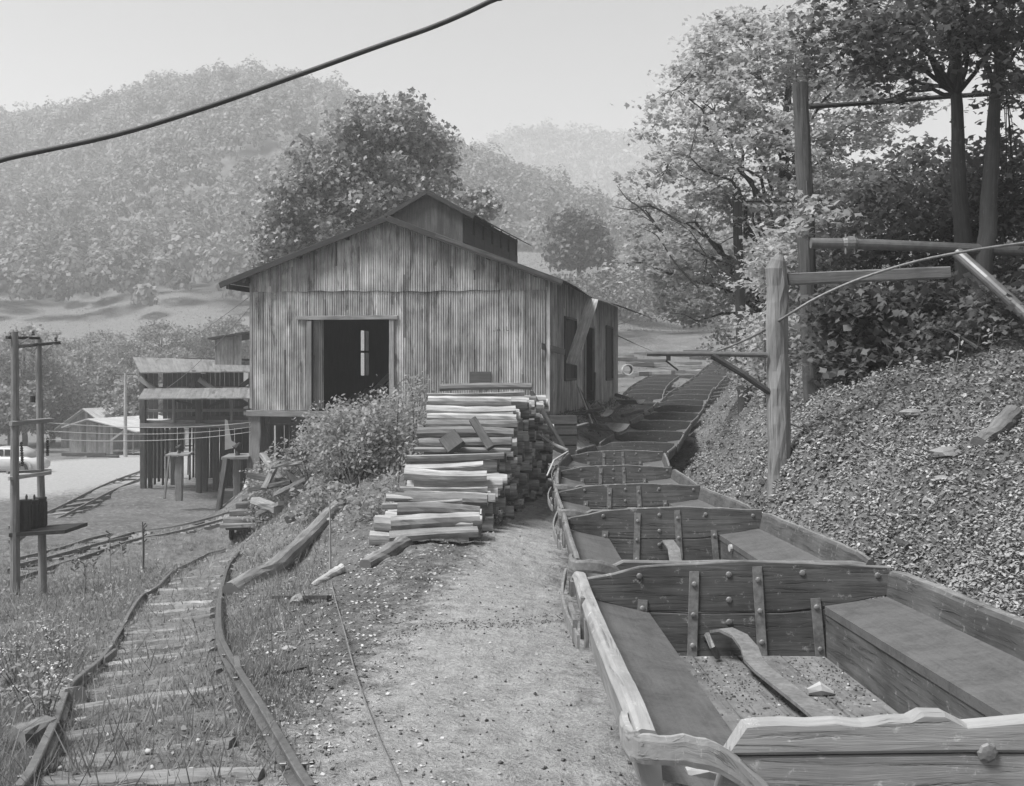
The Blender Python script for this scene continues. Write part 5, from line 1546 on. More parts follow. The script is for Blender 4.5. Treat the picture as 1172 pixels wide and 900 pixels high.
for (y0, r_) in ((0, .25), (-.02, .24), (-.02, .20), (0, .19), (.9, .19), (.9, .25)):
    rings.append([p + V(r_ * math.cos(k * 2 * math.pi / n), y0, r_ * math.sin(k * 2 * math.pi / n)) for k in range(n)])
b.sweep(rings, [i * .1 for i in range(6)], caps=False); b.build
tag(b.build('culvert_pipe', M['stone']), 'short white pipe ring lying past the far barn corner', 'pipe')
# stacked timber and debris in the far yard
for i in range(26):
    px, py = RND.uniform(706, 860), RND.uniform(404, 434)
    if px > 800 and py > 412: px -= 90
    g = G(px, py); a = RND.uniform(-.2, .2); l = RND.uniform(1.5, 3.6)
    b = MB(); b.beam(g + V(-l / 2, -a, .12), g + V(l / 2, a, .16), .3, .3, seg=2, jit=.02)
    tag(b.build('yard_timber', M[['wood_dark', 'wood_mid', 'wood_grey'][i % 3]]), 'old timber lying about the far yard beyond the mine cars', 'timber', 'timbers strewn about the far yard')

# ------------------------------------------------------------------ posts with brackets and pipes on the slope
def thick_post(label, base_px, top_px, d, r, mat='post_dark', point=True, lean_d=0.0):
    A, B = P(*base_px, d), P(*top_px, d + lean_d)
    root = thing('bracket_post', label, 'post', A)
    b = MB(); n = 12; pts, rr = [], []
    for i in range(n + 1):
        t = i / n; pts.append(A.lerp(B, t) + Vector((RND.uniform(-.008, .008), RND.uniform(-.008, .008), 0))); rr.append(r * (1.05 - .12 * t) * RND.uniform(.97, 1.03))
    if point:
        pts += [B + V(.02, 0, .1), B + V(.04, 0, .17)]; rr += [r * .7, r * .3]
    b.tube([A - UP * .3] + pts, [r * 1.08] + rr, 16, jit=.09); b.build('shaft', M[mat], root)
    return root, A, B
p1, A1, B1 = thick_post('thick grey post with pointed top standing on the slope beside the cars', (892, 543), (889, 308), 13.4, .135, 'wood_mid')
b = MB(); b.tube([P(740, 405, 13.3), P(800, 405, 13.3), P(878, 406.5, 13.35)], [.032, .03, .034], 10); b.build('bracket_arm', M['pipe'], p1)
b = MB(); b.tube([P(815, 407, 13.3), P(850, 428, 13.3), P(880, 449, 13.35)], .04, 9, jit=.05); b.build('bracket_brace', M['wood_dark'], p1)
b = MB(); b.beam(P(765, 407, 13.3), P(765, 413, 13.3), .05, .05, up=(0, 1, 0)); b.beam(P(762, 413, 13.3), P(776, 424, 13.3), .02, .02); b.build('trolley_hanger', M['iron_dark'], p1)
b = MB(); b.beam(P(900, 320, 13.45), P(1085, 312, 13.9), .13, .15, seg=6, jit=.005); b.build('cross_timber', M['wood_mid'], p1)
p2, A2, B2 = thick_post('tallest leaning dark post rising through the maple leaves', (930, 462), (916, 96), 17.0, .13, point=False, lean_d=.3)
_g3 = G(850, 466); D3 = _g3.y
p3, A3, B3 = thick_post('slimmer pointed post beyond the pipe bracket', (851, 462), (843, 222), D3, .0045 * D3)
b = MB(); b.tube([P(782, 402.5, D3), P(845, 403, D3)], .035, 8); b.build('bracket_arm', M['pipe'], p3)
b = MB(); b.tube([P(815, 404, D3), P(847, 428, D3)], .035, 8); b.build('bracket_brace', M['wood_dark'], p3)
b = MB(); b.tube([P(847, 231, D3), P(905, 230.5, D3), P(960, 229, D3)], .025, 8); tag(b.build('cross_rod', M['iron_dark']), 'thin dark rod running from the slimmer pointed post into the leaves', 'rod')
b = MB(); b.tube([P(926, 122.5, 17.1), P(1000, 117.5, 17.2), P(1080, 111, 17.3), P(1190, 104, 17.5)], .038, 8); tag(b.build('top_pipe', M['iron_dark']), 'straight dark pipe running from the tallest post across the tree trunks', 'pipe')
pp = thing('large_pipe', 'thick horizontal pipe with a flange joint above the leafy slope', 'pipe', P(1050, 283, 14.5))
b = MB(); b.tube([P(928, 278.5, 14.6), P(1000, 280, 14.6), P(1100, 284.5, 14.6), P(1200, 289, 14.6)], .072, 14); b.build('pipe_run', M['pipe'], pp)
b = MB(); b.tube([P(964, 279, 14.6), P(968, 279, 14.6), P(977, 279, 14.6), P(981, 279, 14.6)], [.075, .1, .1, .075], 14); b.build('flange', M['iron'], pp)
for k in range(2):
    b = MB(); b.tube([P(968 + 10 * k, 268, 14.55), P(968 + 10 * k, 291, 14.55)], .015, 6); b.build('flange_bolt', M['iron'], pp)
b = MB(); b.tube([P(1096, 290, 14.0), P(1130, 320, 13.6), P(1180, 366, 13.2)], .075, 14); tag(b.build('diagonal_pipe', M['pipe']), 'thick pipe slanting down from the horizontal pipe to the slope', 'pipe')
cable('trolley_cable', 'grey cable running from the thick pipe past the pointed post to the barn', 'cable', smooth_pts([P(1190, 276, 12.6), P(1120, 285.5, 12.6), P(1050, 299, 12.7), P(985, 319, 12.8), P(935, 341, 12.9), P(900, 362, 13.1), P(860, 386, 14.5), (P(815, 403, 19)), P(775, 408, 26), P(745, 401, 33), P(706, 384, 43)], 4), [.016] * 41, 'iron')
cable('overhead_cable', 'thick dark cable sagging across the hazy mountain above the valley', 'cable', smooth_pts([P(-1400, 330, 9), P(-500, 272, 9), P(-60, 199, 9), P(10, 181, 9), P(130, 155, 9), P(230, 125, 9), P(330, 90, 9), P(430, 54, 9), P(500, 29, 9), P(560, 2, 9), P(640, -40, 9), P(1100, -330, 9), P(1900, -900, 9)], 5), [.022] * 61, 'cable')
# ------------------------------------------------------------------ vegetation
LEAF = np.array([[0, -.5, 0], [.5, .0, -.08], [.2, .14, 0], [0, .6, -.1], [-.2, .14, 0], [-.5, .0, -.08]])
QUAD = np.array([[0, -.5, 0], [.42, .05, .04], [.05, .55, -.05], [-.38, 0, .05]])
OVAL = np.array([[0, -.5, 0], [.27, -.12, .05], [.2, .28, .03], [0, .6, -.06], [-.2, .28, .03], [-.27, -.12, .05]])
def leaf_verts(c, size, shape, tilt=.6, up=None):
    """leaves at centres c with random heading and tilt; returns verts (n*6,3)"""
    n = len(c)
    nrm = NR.normal(0, tilt, (n, 3)); nrm[:, 2] = 1.0
    if up is not None: nrm = nrm * np.array([1, 1, .25]) + up
    nrm /= np.linalg.norm(nrm, axis=1, keepdims=True)
    h = NR.normal(0, 1, (n, 3)); t = np.cross(nrm, h); t /= np.linalg.norm(t, axis=1, keepdims=True) + 1e-9
    b = np.cross(nrm, t)
    s = (size * NR.uniform(.6, 1.25, n))[:, None, None]
    v = shape[None] * s
    return (c[:, None, :] + v[:, :, 0:1] * b[:, None, :] + v[:, :, 1:2] * t[:, None, :] + v[:, :, 2:3] * nrm[:, None, :]).reshape(-1, 3)
def leaf_obj(name, c, size, mat, parent=None, shape=LEAF, tilt=.6, rnd=None, up=None):
    c = np.asarray(c); n = len(c)
    v = leaf_verts(c, np.broadcast_to(np.asarray(size, float), (n,)), shape, tilt, up)
    k = shape.shape[0]
    if rnd is None: rnd = NR.beta(1.6, 2.2, n)
    return np_mesh(name, v, np.arange(n * k), k, mat, rnd=rnd, parent=parent)
def in_ell(n, ells, shell=.0):
    w = np.array([e[3] * e[4] * e[5] for e in ells]) ** .8; w = w / w.sum()
    k = NR.choice(len(ells), n, p=w); E = np.array([tuple(e) for e in ells])[k]
    d = NR.normal(0, 1, (n, 3)); d /= np.linalg.norm(d, axis=1, keepdims=True)
    r = (shell + (1 - shell) * NR.random(n)) ** (1 / 2.2)
    return E[:, :3] + d * E[:, 3:] * r[:, None]
def EL(px, py, d, rx, ry, rd):
    c = P(px, py, d); return (c.x, c.y, c.z, rx * d / F, rd, ry * d / F)

def tree(name, label, base, top, ells, r0, nclus, nleaf, lsize, mat, cspread, cat='tree', group=None, flat=.45, limbs=14, limbmat='trunk', tilt=.6, shape=LEAF, fork=.35, shell=.25, seed=None):
    root = thing(name, label, cat, base, group)
    base, top = Vector(base), Vector(top)
    cl = in_ell(nclus, ells, shell)
    n = 12; tr = []
    for i in range(n + 1):
        t = i / n; w = Vector((RND.uniform(-1, 1), RND.uniform(-1, 1), 0)) * r0 * .16 * (0 < i < n)
        tr.append(base.lerp(top, t) + w)
    b = MB(); b.tube([base - UP * .4] + tr, [r0 * 1.35] + [r0 * (1.12 - .85 * i / n) for i in range(n + 1)], 12, jit=.05); b.build('trunk', M[limbmat], root, True)
    lb = MB(); limb_pts = []
    order = NR.choice(nclus, min(limbs, nclus), replace=False)
    for j in order:
        tgt = Vector(cl[j]); hmin = fork
        rel = (tgt.z - base.z) / max(top.z - base.z, .1)
        t = min(max(rel - .25 - .2 * RND.random(), hmin), .95)
        s = base.lerp(top, t); rr = r0 * (1.0 - .8 * t) * .55
        pts = []
        for i in range(7):
            f = i / 6; q = s.lerp(tgt, f) + UP * (.18 * (tgt - s).length * math.sin(math.pi * f) * .5) + Vector((RND.uniform(-1, 1), RND.uniform(-1, 1), RND.uniform(-1, 1))) * .05 * (tgt - s).length * (0 < i < 6)
            pts.append(q)
        lb.tube(pts, [max(rr * (1 - .85 * i / 6), .006) for i in range(7)], 6, jit=.05); limb_pts += pts[2:]
    LPn = np.array([tuple(p) for p in limb_pts])
    for j in range(nclus):
        if j % max(1, nclus // 260): continue
        c = cl[j]; k = np.argmin(((LPn - c) ** 2).sum(1)); s = Vector(LPn[k]); e = Vector(c)
        if (e - s).length < .05: continue
        m_ = s.lerp(e, .5) + UP * .06 * (e - s).length
        lb.tube([s, m_, e], [max(r0 * .07, .008), max(r0 * .045, .006), .004], 4)
    lb.build('limb', M[limbmat], root)
    per = NR.poisson(nleaf, nclus); idx = np.repeat(np.arange(nclus), per)
    cs = cspread * NR.uniform(.6, 1.4, nclus)
    off = NR.normal(0, 1, (len(idx), 3)) * cs[idx][:, None] * np.array([1, 1, flat])
    c = cl[idx] + off
    tone = NR.uniform(0, .35, nclus)[idx] + NR.beta(1.6, 2.2, len(idx)) * .65
    leaf_obj('crown', c, lsize, M[mat], root, shape, tilt, tone)
    return root

# the big maple by the cars
gb = G(868, 455)
tree('maple_tree', 'broad maple with pale sunlit leaves spreading over the line of cars', P(880, 446, 28.2), P(905, 60, 28),
     [EL(800, 140, 26.8, 70, 60, 2.64), EL(770, 215, 26.3, 62, 45, 2.16), EL(760, 290, 26.8, 50, 40, 1.92), EL(850, 90, 27.8, 90, 60, 3.00), EL(880, 190, 26.8, 80, 60, 3.00), EL(930, 60, 27.8, 90, 55, 2.64), EL(840, 270, 27.3, 75, 55, 2.64), EL(930, 150, 27.8, 80, 60, 2.40), EL(960, 230, 27.3, 70, 50, 2.40), EL(800, 340, 27.8, 60, 35, 1.68), EL(1010, 110, 28.8, 60, 55, 1.80), EL(742, 255, 26.3, 40, 22, 0.96), EL(880, 340, 28.8, 60, 40, 1.56), EL(828, 60, 27.8, 50, 45, 1.80), EL(856, 318, 24.5, 26, 24, .6), EL(838, 395, 24.5, 16, 18, .5), EL(922, 240, 15.8, 36, 20, .3), EL(898, 262, 16.2, 26, 14, .3)],
     .19, 1000, 32, .14, 'leaf', .21, limbs=30, fork=.2, flat=.35)
# bare reaching twigs at its outer edge
b = MB()
for pts in ([(760, 270), (735, 240), (718, 228), (706, 212)], [(780, 255), (745, 236), (722, 240), (700, 236)], [(800, 330), (772, 300), (752, 270), (735, 262)], [(860, 330), (815, 300), (790, 265), (765, 250)]):
    q = [P(px, py, 25.5) for px, py in pts]; b.tube(smooth_pts(q, 3), list(np.linspace(.03, .006, 10)), 5)
tag(b.build('maple_branch', M['trunk']), 'thin bare twigs reaching out from the edge of the pale maple', 'branch')
# the two dark trees up the slope
g2 = P(1104, 335, 15.5)
tree('slope_tree', 'dark straight tree trunk forking high beside the long top pipe', P(1104, 350, 15.5), P(1090, -40, 15.5), [EL(1030, 45, 15, 90, 30, 1.6), EL(980, 60, 15, 55, 28, 1.2), EL(1060, 10, 15, 110, 30, 1.8), EL(1010, 95, 15.3, 35, 20, .6), EL(1100, 20, 15.5, 90, 40, 1.4), EL(950, 20, 15, 50, 30, 1), EL(1060, 100, 15.5, 30, 16, .5)],
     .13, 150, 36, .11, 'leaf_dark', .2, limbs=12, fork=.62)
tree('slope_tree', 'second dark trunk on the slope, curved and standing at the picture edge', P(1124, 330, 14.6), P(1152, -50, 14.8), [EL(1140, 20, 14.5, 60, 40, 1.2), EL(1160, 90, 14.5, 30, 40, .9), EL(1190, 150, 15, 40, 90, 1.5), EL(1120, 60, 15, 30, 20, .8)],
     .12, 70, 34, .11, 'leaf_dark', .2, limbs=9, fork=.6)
# undergrowth under the trees: separate shrubs
def shrub(label, ells, nclus, nleaf, ls, mat, spread, base, name='shrub', stems=9, shape=LEAF, tilt=.75, group='shrubs under the trees on the slope'):
    root = thing(name, label, 'shrub', base, group)
    cl = in_ell(nclus, ells, .2); b = MB()
    for k in range(stems):
        e = Vector(cl[k]); s = Vector(base) + V(RND.uniform(-.3, .3), RND.uniform(-.2, .2), -.15)
        b.tube([s, s.lerp(e, .5) + UP * .1 * (e - s).length, e], [.022, .014, .005], 5)
    b.build('stem', M['trunk'], root)
    idx = np.repeat(np.arange(nclus), nleaf); c = cl[idx] + NR.normal(0, spread, (len(idx), 3)) * np.array([1, 1, .6])
    leaf_obj('foliage', c, ls, M[mat], root, shape, tilt, NR.uniform(0, .4, nclus)[idx] + NR.beta(1.5, 2.2, len(idx)) * .6)
    return root
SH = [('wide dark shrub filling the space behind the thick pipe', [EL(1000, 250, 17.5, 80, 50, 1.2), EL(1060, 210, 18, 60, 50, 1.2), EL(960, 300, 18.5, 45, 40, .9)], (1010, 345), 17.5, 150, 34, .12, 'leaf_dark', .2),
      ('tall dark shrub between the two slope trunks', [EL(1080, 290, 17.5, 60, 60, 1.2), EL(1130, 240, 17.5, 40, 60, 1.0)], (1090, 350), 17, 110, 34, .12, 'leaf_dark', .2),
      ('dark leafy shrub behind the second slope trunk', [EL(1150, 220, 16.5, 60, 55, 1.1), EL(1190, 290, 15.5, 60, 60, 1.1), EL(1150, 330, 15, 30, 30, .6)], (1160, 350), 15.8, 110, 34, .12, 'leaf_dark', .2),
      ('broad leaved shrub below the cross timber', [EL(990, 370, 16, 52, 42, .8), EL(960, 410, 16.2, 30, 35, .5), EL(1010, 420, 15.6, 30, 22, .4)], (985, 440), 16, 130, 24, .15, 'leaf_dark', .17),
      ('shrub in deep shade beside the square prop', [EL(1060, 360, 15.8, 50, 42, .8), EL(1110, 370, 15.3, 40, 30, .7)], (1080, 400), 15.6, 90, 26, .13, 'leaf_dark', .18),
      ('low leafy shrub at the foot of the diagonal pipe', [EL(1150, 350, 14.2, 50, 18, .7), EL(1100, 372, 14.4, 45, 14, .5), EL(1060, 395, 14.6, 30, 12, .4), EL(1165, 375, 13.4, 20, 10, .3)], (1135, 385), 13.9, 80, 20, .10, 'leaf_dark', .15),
      ('spreading shrub behind the thick pointed post', [EL(880, 400, 19, 36, 50, .9), EL(905, 440, 18, 22, 22, .5)], (890, 455), 18.5, 90, 28, .1, 'leaf', .17),
      ('light shrub at the foot of the slimmer pointed post', [EL(885, 380, 27.5, 30, 45, 1.2), EL(830, 400, 29, 22, 22, .8)], (860, 440), 26, 80, 26, .11, 'leaf', .2),
      ('bushy growth between the tallest post and the maple', [EL(935, 340, 19.5, 40, 60, 1), EL(905, 300, 20, 40, 40, 1)], (935, 420), 19, 120, 30, .12, 'leaf', .2)]
for (lab, ells, bp, bd, nc, nl, ls, mt, spr) in SH:
    shrub(lab, ells, nc, nl, ls, mt, spr, P(*bp, bd))
# small plants rooted in the leafy slope
for i, (px, py, h) in enumerate(((1015, 512, .35), (1008, 560, .3), (1000, 470, .45), (1050, 455, .5), (958, 500, .3), (1090, 430, .5), (1135, 455, .4), (945, 475, .4), (1065, 590, .2), (1130, 410, .4))):
    g = G(px, py); r_ = thing('seedling', 'small leafy seedling rooted among dead leaves on the slope', 'plant', g, 'seedlings scattered on the leafy slope')
    b = MB(); tp = g + V(RND.uniform(-.1, .1), 0, h); b.tube([g - UP * .03, g.lerp(tp, .5) + V(.02, 0, 0), tp], [.006, .005, .003], 5); b.build('stem', M['grass'], r_)
    c = np.array([tuple(g.lerp(tp, RND.uniform(.3, 1)) + V(RND.uniform(-.09, .09), RND.uniform(-.09, .09), RND.uniform(-.02, .04))) for _ in range(16)])
    leaf_obj('leaves', c, .075, M['leaf'], r_, OVAL, .5)

# sycamore behind the barn and smaller trees beyond
tree('sycamore_tree', 'tall full crowned sycamore rising behind the barn roof', P(425, 470, 58), P(430, 130, 58),
     [EL(458, 145, 57, 30, 34, 2), EL(412, 158, 57, 34, 38, 2.5), EL(368, 196, 57, 34, 34, 2.5), EL(330, 232, 56, 24, 30, 2), EL(318, 280, 56, 24, 30, 2), EL(430, 215, 57, 72, 45, 3), EL(490, 170, 58, 22, 38, 1.8), EL(500, 222, 58, 22, 30, 1.8), EL(395, 270, 57, 75, 32, 2.5), EL(316, 300, 56, 20, 16, 1.2), EL(470, 118, 58, 10, 10, .8), EL(412, 122, 57, 10, 10, .8), EL(512, 180, 58, 10, 12, .8)],
     .4, 640, 44, .27, 'leaf_syc', .42, limbs=30, flat=.6, tilt=1.1, fork=.3, shell=.25)
tree('young_tree', 'small leafy treetop showing behind the ridge vent of the barn', P(545, 420, 66), P(545, 235, 66), [EL(546, 235, 66, 19, 20, 1.2), EL(556, 222, 66, 10, 10, .6), EL(536, 250, 66, 16, 12, .8)], .15, 60, 34, .3, 'leaf_syc', .35, limbs=8, tilt=1.1)
tree('round_tree', 'hazy round tree with forked trunk standing alone on the far slope', P(664, 328, 128), P(660, 262, 128), [EL(660, 262, 128, 28, 20, 2.5), EL(645, 285, 128, 20, 18, 2), EL(678, 285, 128, 20, 18, 2), EL(660, 292, 128, 32, 14, 2.2)], .3, 260, 34, .62, 'leaf_far', .6, limbs=14, tilt=1.1)
# trees standing in the valley behind the cabins
VT = [(60, 455, 96, 34, 44), (28, 430, 92, 36, 55), (100, 440, 108, 34, 46), (132, 452, 98, 22, 36), (158, 462, 92, 20, 34), (78, 425, 120, 36, 38), (150, 425, 118, 34, 38), (185, 400, 125, 34, 32), (225, 402, 130, 36, 28), (262, 392, 132, 34, 30), (12, 470, 84, 18, 24), (205, 425, 122, 26, 24), (-25, 440, 90, 40, 50), (118, 408, 128, 34, 30), (40, 405, 126, 38, 30)]
VL = ['full round tree directly behind the porch cabin', 'broad tree seen between the twin poles', 'large tree over the roofs of the cabins', 'narrow tree left of the slender utility pole', 'dark tree just beside the tipple post', 'tall pale tree behind the cabin trees', 'hazy tree above the slender utility pole', 'hazy tree above the tipple roof corner', 'tree over the middle of the tipple roof', 'tree beside the hut on the tipple', 'low bushy tree behind the parked car', 'low tree just over the tipple roof edge', 'large tree at the valley edge beyond the twin poles', 'dim tree high behind the cabins', 'hazy tree above the crossarms of the twin poles']
VL[3] = 'narrow tree next to the slender utility pole by the cabins'
for (px, py, d, rx, ry), lab in zip(VT, VL):
    c = P(px, py, d); gz = hz(c.x, d)
    tree('valley_tree', lab, (c.x, d, gz), (c.x, d, c.z + ry * d / F * .5), [EL(px, py, d, rx, ry, rx * d / F * .8), EL(px - rx * .5, py + ry * .4, d, rx * .6, ry * .5, 1.8), EL(px + rx * .5, py + ry * .35, d, rx * .6, ry * .5, 1.8)], .22, 170, 40, .32, 'valley_leaf', .5, limbs=8, tilt=1.1, group='trees in the valley behind the cabins', shell=.5)

# far-off woods on the hills: one mass
def forest(name, label, n, dmin, dmax, pxr, size, q, quads):
    ii = np.arange(n); d = np.sqrt(dmin ** 2 + (dmax ** 2 - dmin ** 2) * ((ii * .7548776662 + NR.normal(0, .003, n)) % 1)); px = pxr[0] + (pxr[1] - pxr[0]) * ((ii * .5698402910 + NR.normal(0, .003, n)) % 1)
    x = (px - CX) * d / F; z = H(x, d)
    keep = np.ones(n, bool)
    if name == 'woods':   # the open meadow at the foot and the clearing behind the barn
        py = HY - z * F / d
        keep = ~(((px < 320) & (d < 162)) | ((px > 545) & (d < 225)) | ((px > 400) & (px <= 545) & (d < 180)))
    x, y, z = x[keep], d[keep], z[keep]; n = len(x)
    s = NR.uniform(.7, 1.3, n) * size * (1 + .25 * (NR.random(n) < .12))
    m = quads
    dr = NR.normal(0, 1, (n, m, 3)); dr /= np.linalg.norm(dr, axis=2, keepdims=True); dr[:, :, 2] = np.abs(dr[:, :, 2]) * 1.15 - .25
    lump = 1 + .22 * np.sin(dr[:, :, 0] * 5 + NR.uniform(0, 6, (n, 1))) * np.cos(dr[:, :, 1] * 5)
    c = np.stack([x, y, z + s * .95], 1)[:, None, :] + dr * (s[:, None, None] * np.array([.62, .62, .95])) * lump[:, :, None] * NR.uniform(.75, 1.05, (n, m, 1))
    c = c.reshape(-1, 3); up = dr.reshape(-1, 3) * 1.6
    tone = np.repeat(NR.uniform(0, .45, n), m) + NR.uniform(0, .55, n * m)
    o = leaf_obj(name, c, q, M['leaf_far'], None, QUAD, .7, tone, up)
    tag(o, label, 'forest', None, 'stuff')
forest('woods', 'dense hazy woods covering the mountain across the valley', 4000, 150, 400, (-230, 1330), 4.2, .95, 150)
forest('distant_woods', 'faint woods on the farthest mountain in the haze', 1500, 560, 850, (380, 1330), 8.0, 2.4, 80)

# ------------------------------------------------------------------ vines in front of the barn
def ground_ell(px, py, rx, rz, ry=.8):
    g = G(px, py); s = g.y / F
    return (g.x, g.y, g.z + rz * s * .5, rx * s, ry, rz * s)
vs = [ground_ell(350, 552, 34, 28), ground_ell(400, 545, 40, 55), ground_ell(440, 540, 34, 62), (P(430, 480, 25).x, 25, P(430, 480, 25).z, 1.1, .8, .4), (P(450, 505, 24).x, 24, P(450, 505, 24).z, .8, .8, .9), (P(378, 498, 26).x, 26, P(378, 498, 26).z, .9, .7, .45), ground_ell(320, 575, 26, 22), ground_ell(370, 585, 30, 20), ground_ell(470, 540, 16, 40, .5), ground_ell(300, 600, 16, 12, .5), ground_ell(455, 575, 26, 22, .5), ground_ell(415, 592, 24, 14, .5), ground_ell(480, 500, 12, 60, .4)]
shrub('tangled bramble vines climbing the bank before the barn doorway', vs, 640, 28, .10, 'leaf_bush', .17, G(400, 560), 'bramble_bush', 60, OVAL, .9, None)
b = MB()
bc = []
for k in range(34):
    px, py = RND.uniform(335, 480), RND.uniform(505, 565); g = G(px, py); hh = RND.uniform(.7, 1.7); dx = RND.uniform(-.8, .8)
    pts = [g, g + V(dx * .2, -.1, hh * .6), g + V(dx * .6, -.2, hh), g + V(dx * 1.2, -.3, hh * .85)]
    q = smooth_pts(pts, 4); b.tube(q, list(np.linspace(.012, .004, len(q))), 4)
    for p in q[4:]:
        for r_ in range(5): bc.append(tuple(p + V(RND.gauss(0, .07), RND.gauss(0, .07), RND.gauss(0, .05))))
cane = b.build('bramble_vine', M['trunk'])
tag(cane, 'arching bramble canes rising out of the vines before the doorway', 'bramble')
leaf_obj('leaves', np.array(bc), .09, M['leaf_bush'], cane, OVAL, .8)
shrub('low vines spilling off the bank onto the timber truck', [ground_ell(310, 560, 26, 22, .7), ground_ell(300, 585, 18, 16, .5), ground_ell(285, 600, 10, 10, .4)], 90, 24, .09, 'leaf_bush', .13, G(305, 575), 'bramble_bush', 14, OVAL, .9, None)
shrub('weedy growth between the stack foot and the path', [ground_ell(578, 580, 14, 14, .5), ground_ell(590, 555, 14, 12, .5), ground_ell(562, 600, 8, 8, .3)], 70, 16, .05, 'leaf_bush', .09, G(580, 580), 'weed_patch', 6, OVAL, .9, None)
shrub('scraggly weeds along the foot of the barn side wall', [(2.7, 35, -1.3, .4, 2.5, .25), (3.9, 40, -1.2, .4, 2.5, .3), (1.6, 31, -1.45, .3, 1.4, .2)], 90, 16, .08, 'leaf_bush', .12, Vector((3, 36, -1.5)), 'weed_patch', 6, OVAL, .9, None)
shrub('brush covering the slope just behind the barn', [EL(600, 350, 100, 70, 28, 6), EL(680, 350, 105, 60, 20, 6), EL(750, 340, 112, 50, 24, 5), EL(800, 350, 110, 40, 24, 4)], 420, 22, .42, 'leaf_far', .6, P(700, 372, 105), 'hillside_brush', 20, OVAL, 1.0, None)
shrub('pale brush on the rise beneath the lone round tree', [EL(640, 330, 122, 50, 14, 4), EL(720, 322, 126, 40, 18, 4), EL(790, 330, 124, 40, 18, 4)], 300, 22, .45, 'leaf_far', .6, P(690, 340, 122), 'hillside_brush', 16, OVAL, 1.0, None)

# ------------------------------------------------------------------ grass, dead leaves, stones
def scatter(n, rmin, rmax, ur, cond, power=1.0):
    r = np.exp(NR.uniform(math.log(rmin), math.log(rmax), n) * power); u = NR.uniform(*ur, n)
    x, y = u * r, r
    k = cond(x, y); x, y = x[k], y[k]
    return x, y, H(x, y)
def grass_cond(x, y):
    bare, g, road = masks(x, y)
    cl = .5 + .28 * smooth_noise(x, y, 1.3, 77) + .2 * smooth_noise(x, y, 4.1, 78)
    tr = np.clip(1 - np.abs(x - np.interp(y, [3, 5, 8, 12, 16, 20, 25], [-1.55, -1.63, -2.6, -3.78, -4.9, -5.6, -6.3])) / .75, 0, 1) > .3
    return (NR.random(len(x)) < np.clip(g * (1 - bare) * cl * 1.5 * np.where(tr, .14, 1), 0, 1)) & (road < .3)
def blades(name, label, x, y, z, hmin, hmax, w, mat):
    n = len(x); a = NR.uniform(0, 6.28, n); h = NR.uniform(hmin, hmax, n) * (.6 + .5 * np.clip(smooth_noise(x, y, 1.0, 5) * .5 + .6, 0, 1.6))
    ca, sa = np.cos(a), np.sin(a); wv = w * (1 + y * .06)
    lean = NR.normal(0, .45, (n, 2)) * h[:, None]
    p0 = np.stack([x - ca * wv, y - sa * wv, z - .01], 1); p1 = np.stack([x + ca * wv, y + sa * wv, z - .01], 1); p2 = np.stack([x + lean[:, 0], y + lean[:, 1], z + h], 1)
    v = np.stack([p0, p1, p2], 1).reshape(-1, 3)
    return tag(np_mesh(name, v, np.arange(n * 3), 3, mat, rnd=NR.uniform(0, 1, n)), label, 'grass', None, 'stuff')
x, y, z = scatter(330000, 3.6, 30, (-.62, .02), grass_cond)
blades('bank_grass', 'thin dry grass growing on the bank and between the sleepers', x, y, z, .025, .11, .0035, M['grass'])
def weed_cond(x, y):
    bare, g, road = masks(x, y)
    tx = np.interp(y, [3, 5, 8, 12, 16, 20, 25], [-1.55, -1.63, -2.6, -3.78, -4.9, -5.6, -6.3])
    return (x < tx - .95) & (y < 26) & (NR.random(len(x)) < .55 + .4 * np.sin(x * 2.1) * np.cos(y * 1.7)) | (g > .3) & (NR.random(len(x)) < .05)
x, y, z = scatter(60000, 3.6, 26, (-.75, -.1), weed_cond)
blades('tall_weeds', 'taller weeds and stems on the low side of the track', x, y, z, .08, .36, .004, M['grass'])
x, y, z = scatter(26000, 4, 28, (-.7, .0), lambda x, y: weed_cond(x, y) | grass_cond(x, y) & (NR.random(len(x)) < .35))
leaf_obj('weed_leaves', np.stack([x, y, z + NR.uniform(.01, .16, len(x)) * (x < -3.2) + .015], 1), .035 + .0015 * y, M['leaf_bush'], None, OVAL, .8); tag(scene.collection.objects['weed_leaves'], 'small green weed leaves low in the grass of the bank', 'weeds', None, 'stuff')
x, y, z = scatter(120000, 60, 178, (-.5, .25), lambda x, y: (y > 112))
leaf_obj('meadow_growth', np.stack([x, y, z + .06], 1), .17, M['grass'], None, OVAL, .5); tag(scene.collection.objects['meadow_growth'], 'rough growth on the meadow at the mountain foot', 'weeds', None, 'stuff')
# dead leaves over the slope
def slope_cond(x, y):
    tx = np.interp(y, [3, 7, 11, 15, 20, 24, 28, 36, 44, 60], [2.75, 2.75, 2.85, 2.95, 2.95, 3.5, 4.4, 6.0, 7.9, 11.5])
    return (x > tx)
x, y, z = scatter(300000, 4, 60, (.1, .8), slope_cond)
c = np.stack([x, y, z + NR.uniform(.0, .05, len(x))], 1)
leaf_obj('leaf_litter', c, .028 + .0014 * y, M['litter'], None, OVAL, .55, NR.beta(1.3, 2.2, len(x))); tag(scene.collection.objects['leaf_litter'], 'dead leaves carpeting the slope beside the cars', 'leaf litter', None, 'stuff')
x, y, z = scatter(60000, 4, 34, (.1, .8), lambda x, y: slope_cond(x, y) & (smooth_noise(x, y, .9, 55) + .12 * (x - 5) > .55) & (NR.random(len(x)) < .5))
leaf_obj('ground_ivy', np.stack([x, y, z + NR.uniform(.02, .09, len(x))], 1), .05 + .0016 * y, M['leaf_dark'], None, OVAL, .6); tag(scene.collection.objects['ground_ivy'], 'small green leaves sprouting through the litter of the slope', 'ground cover', None, 'stuff')
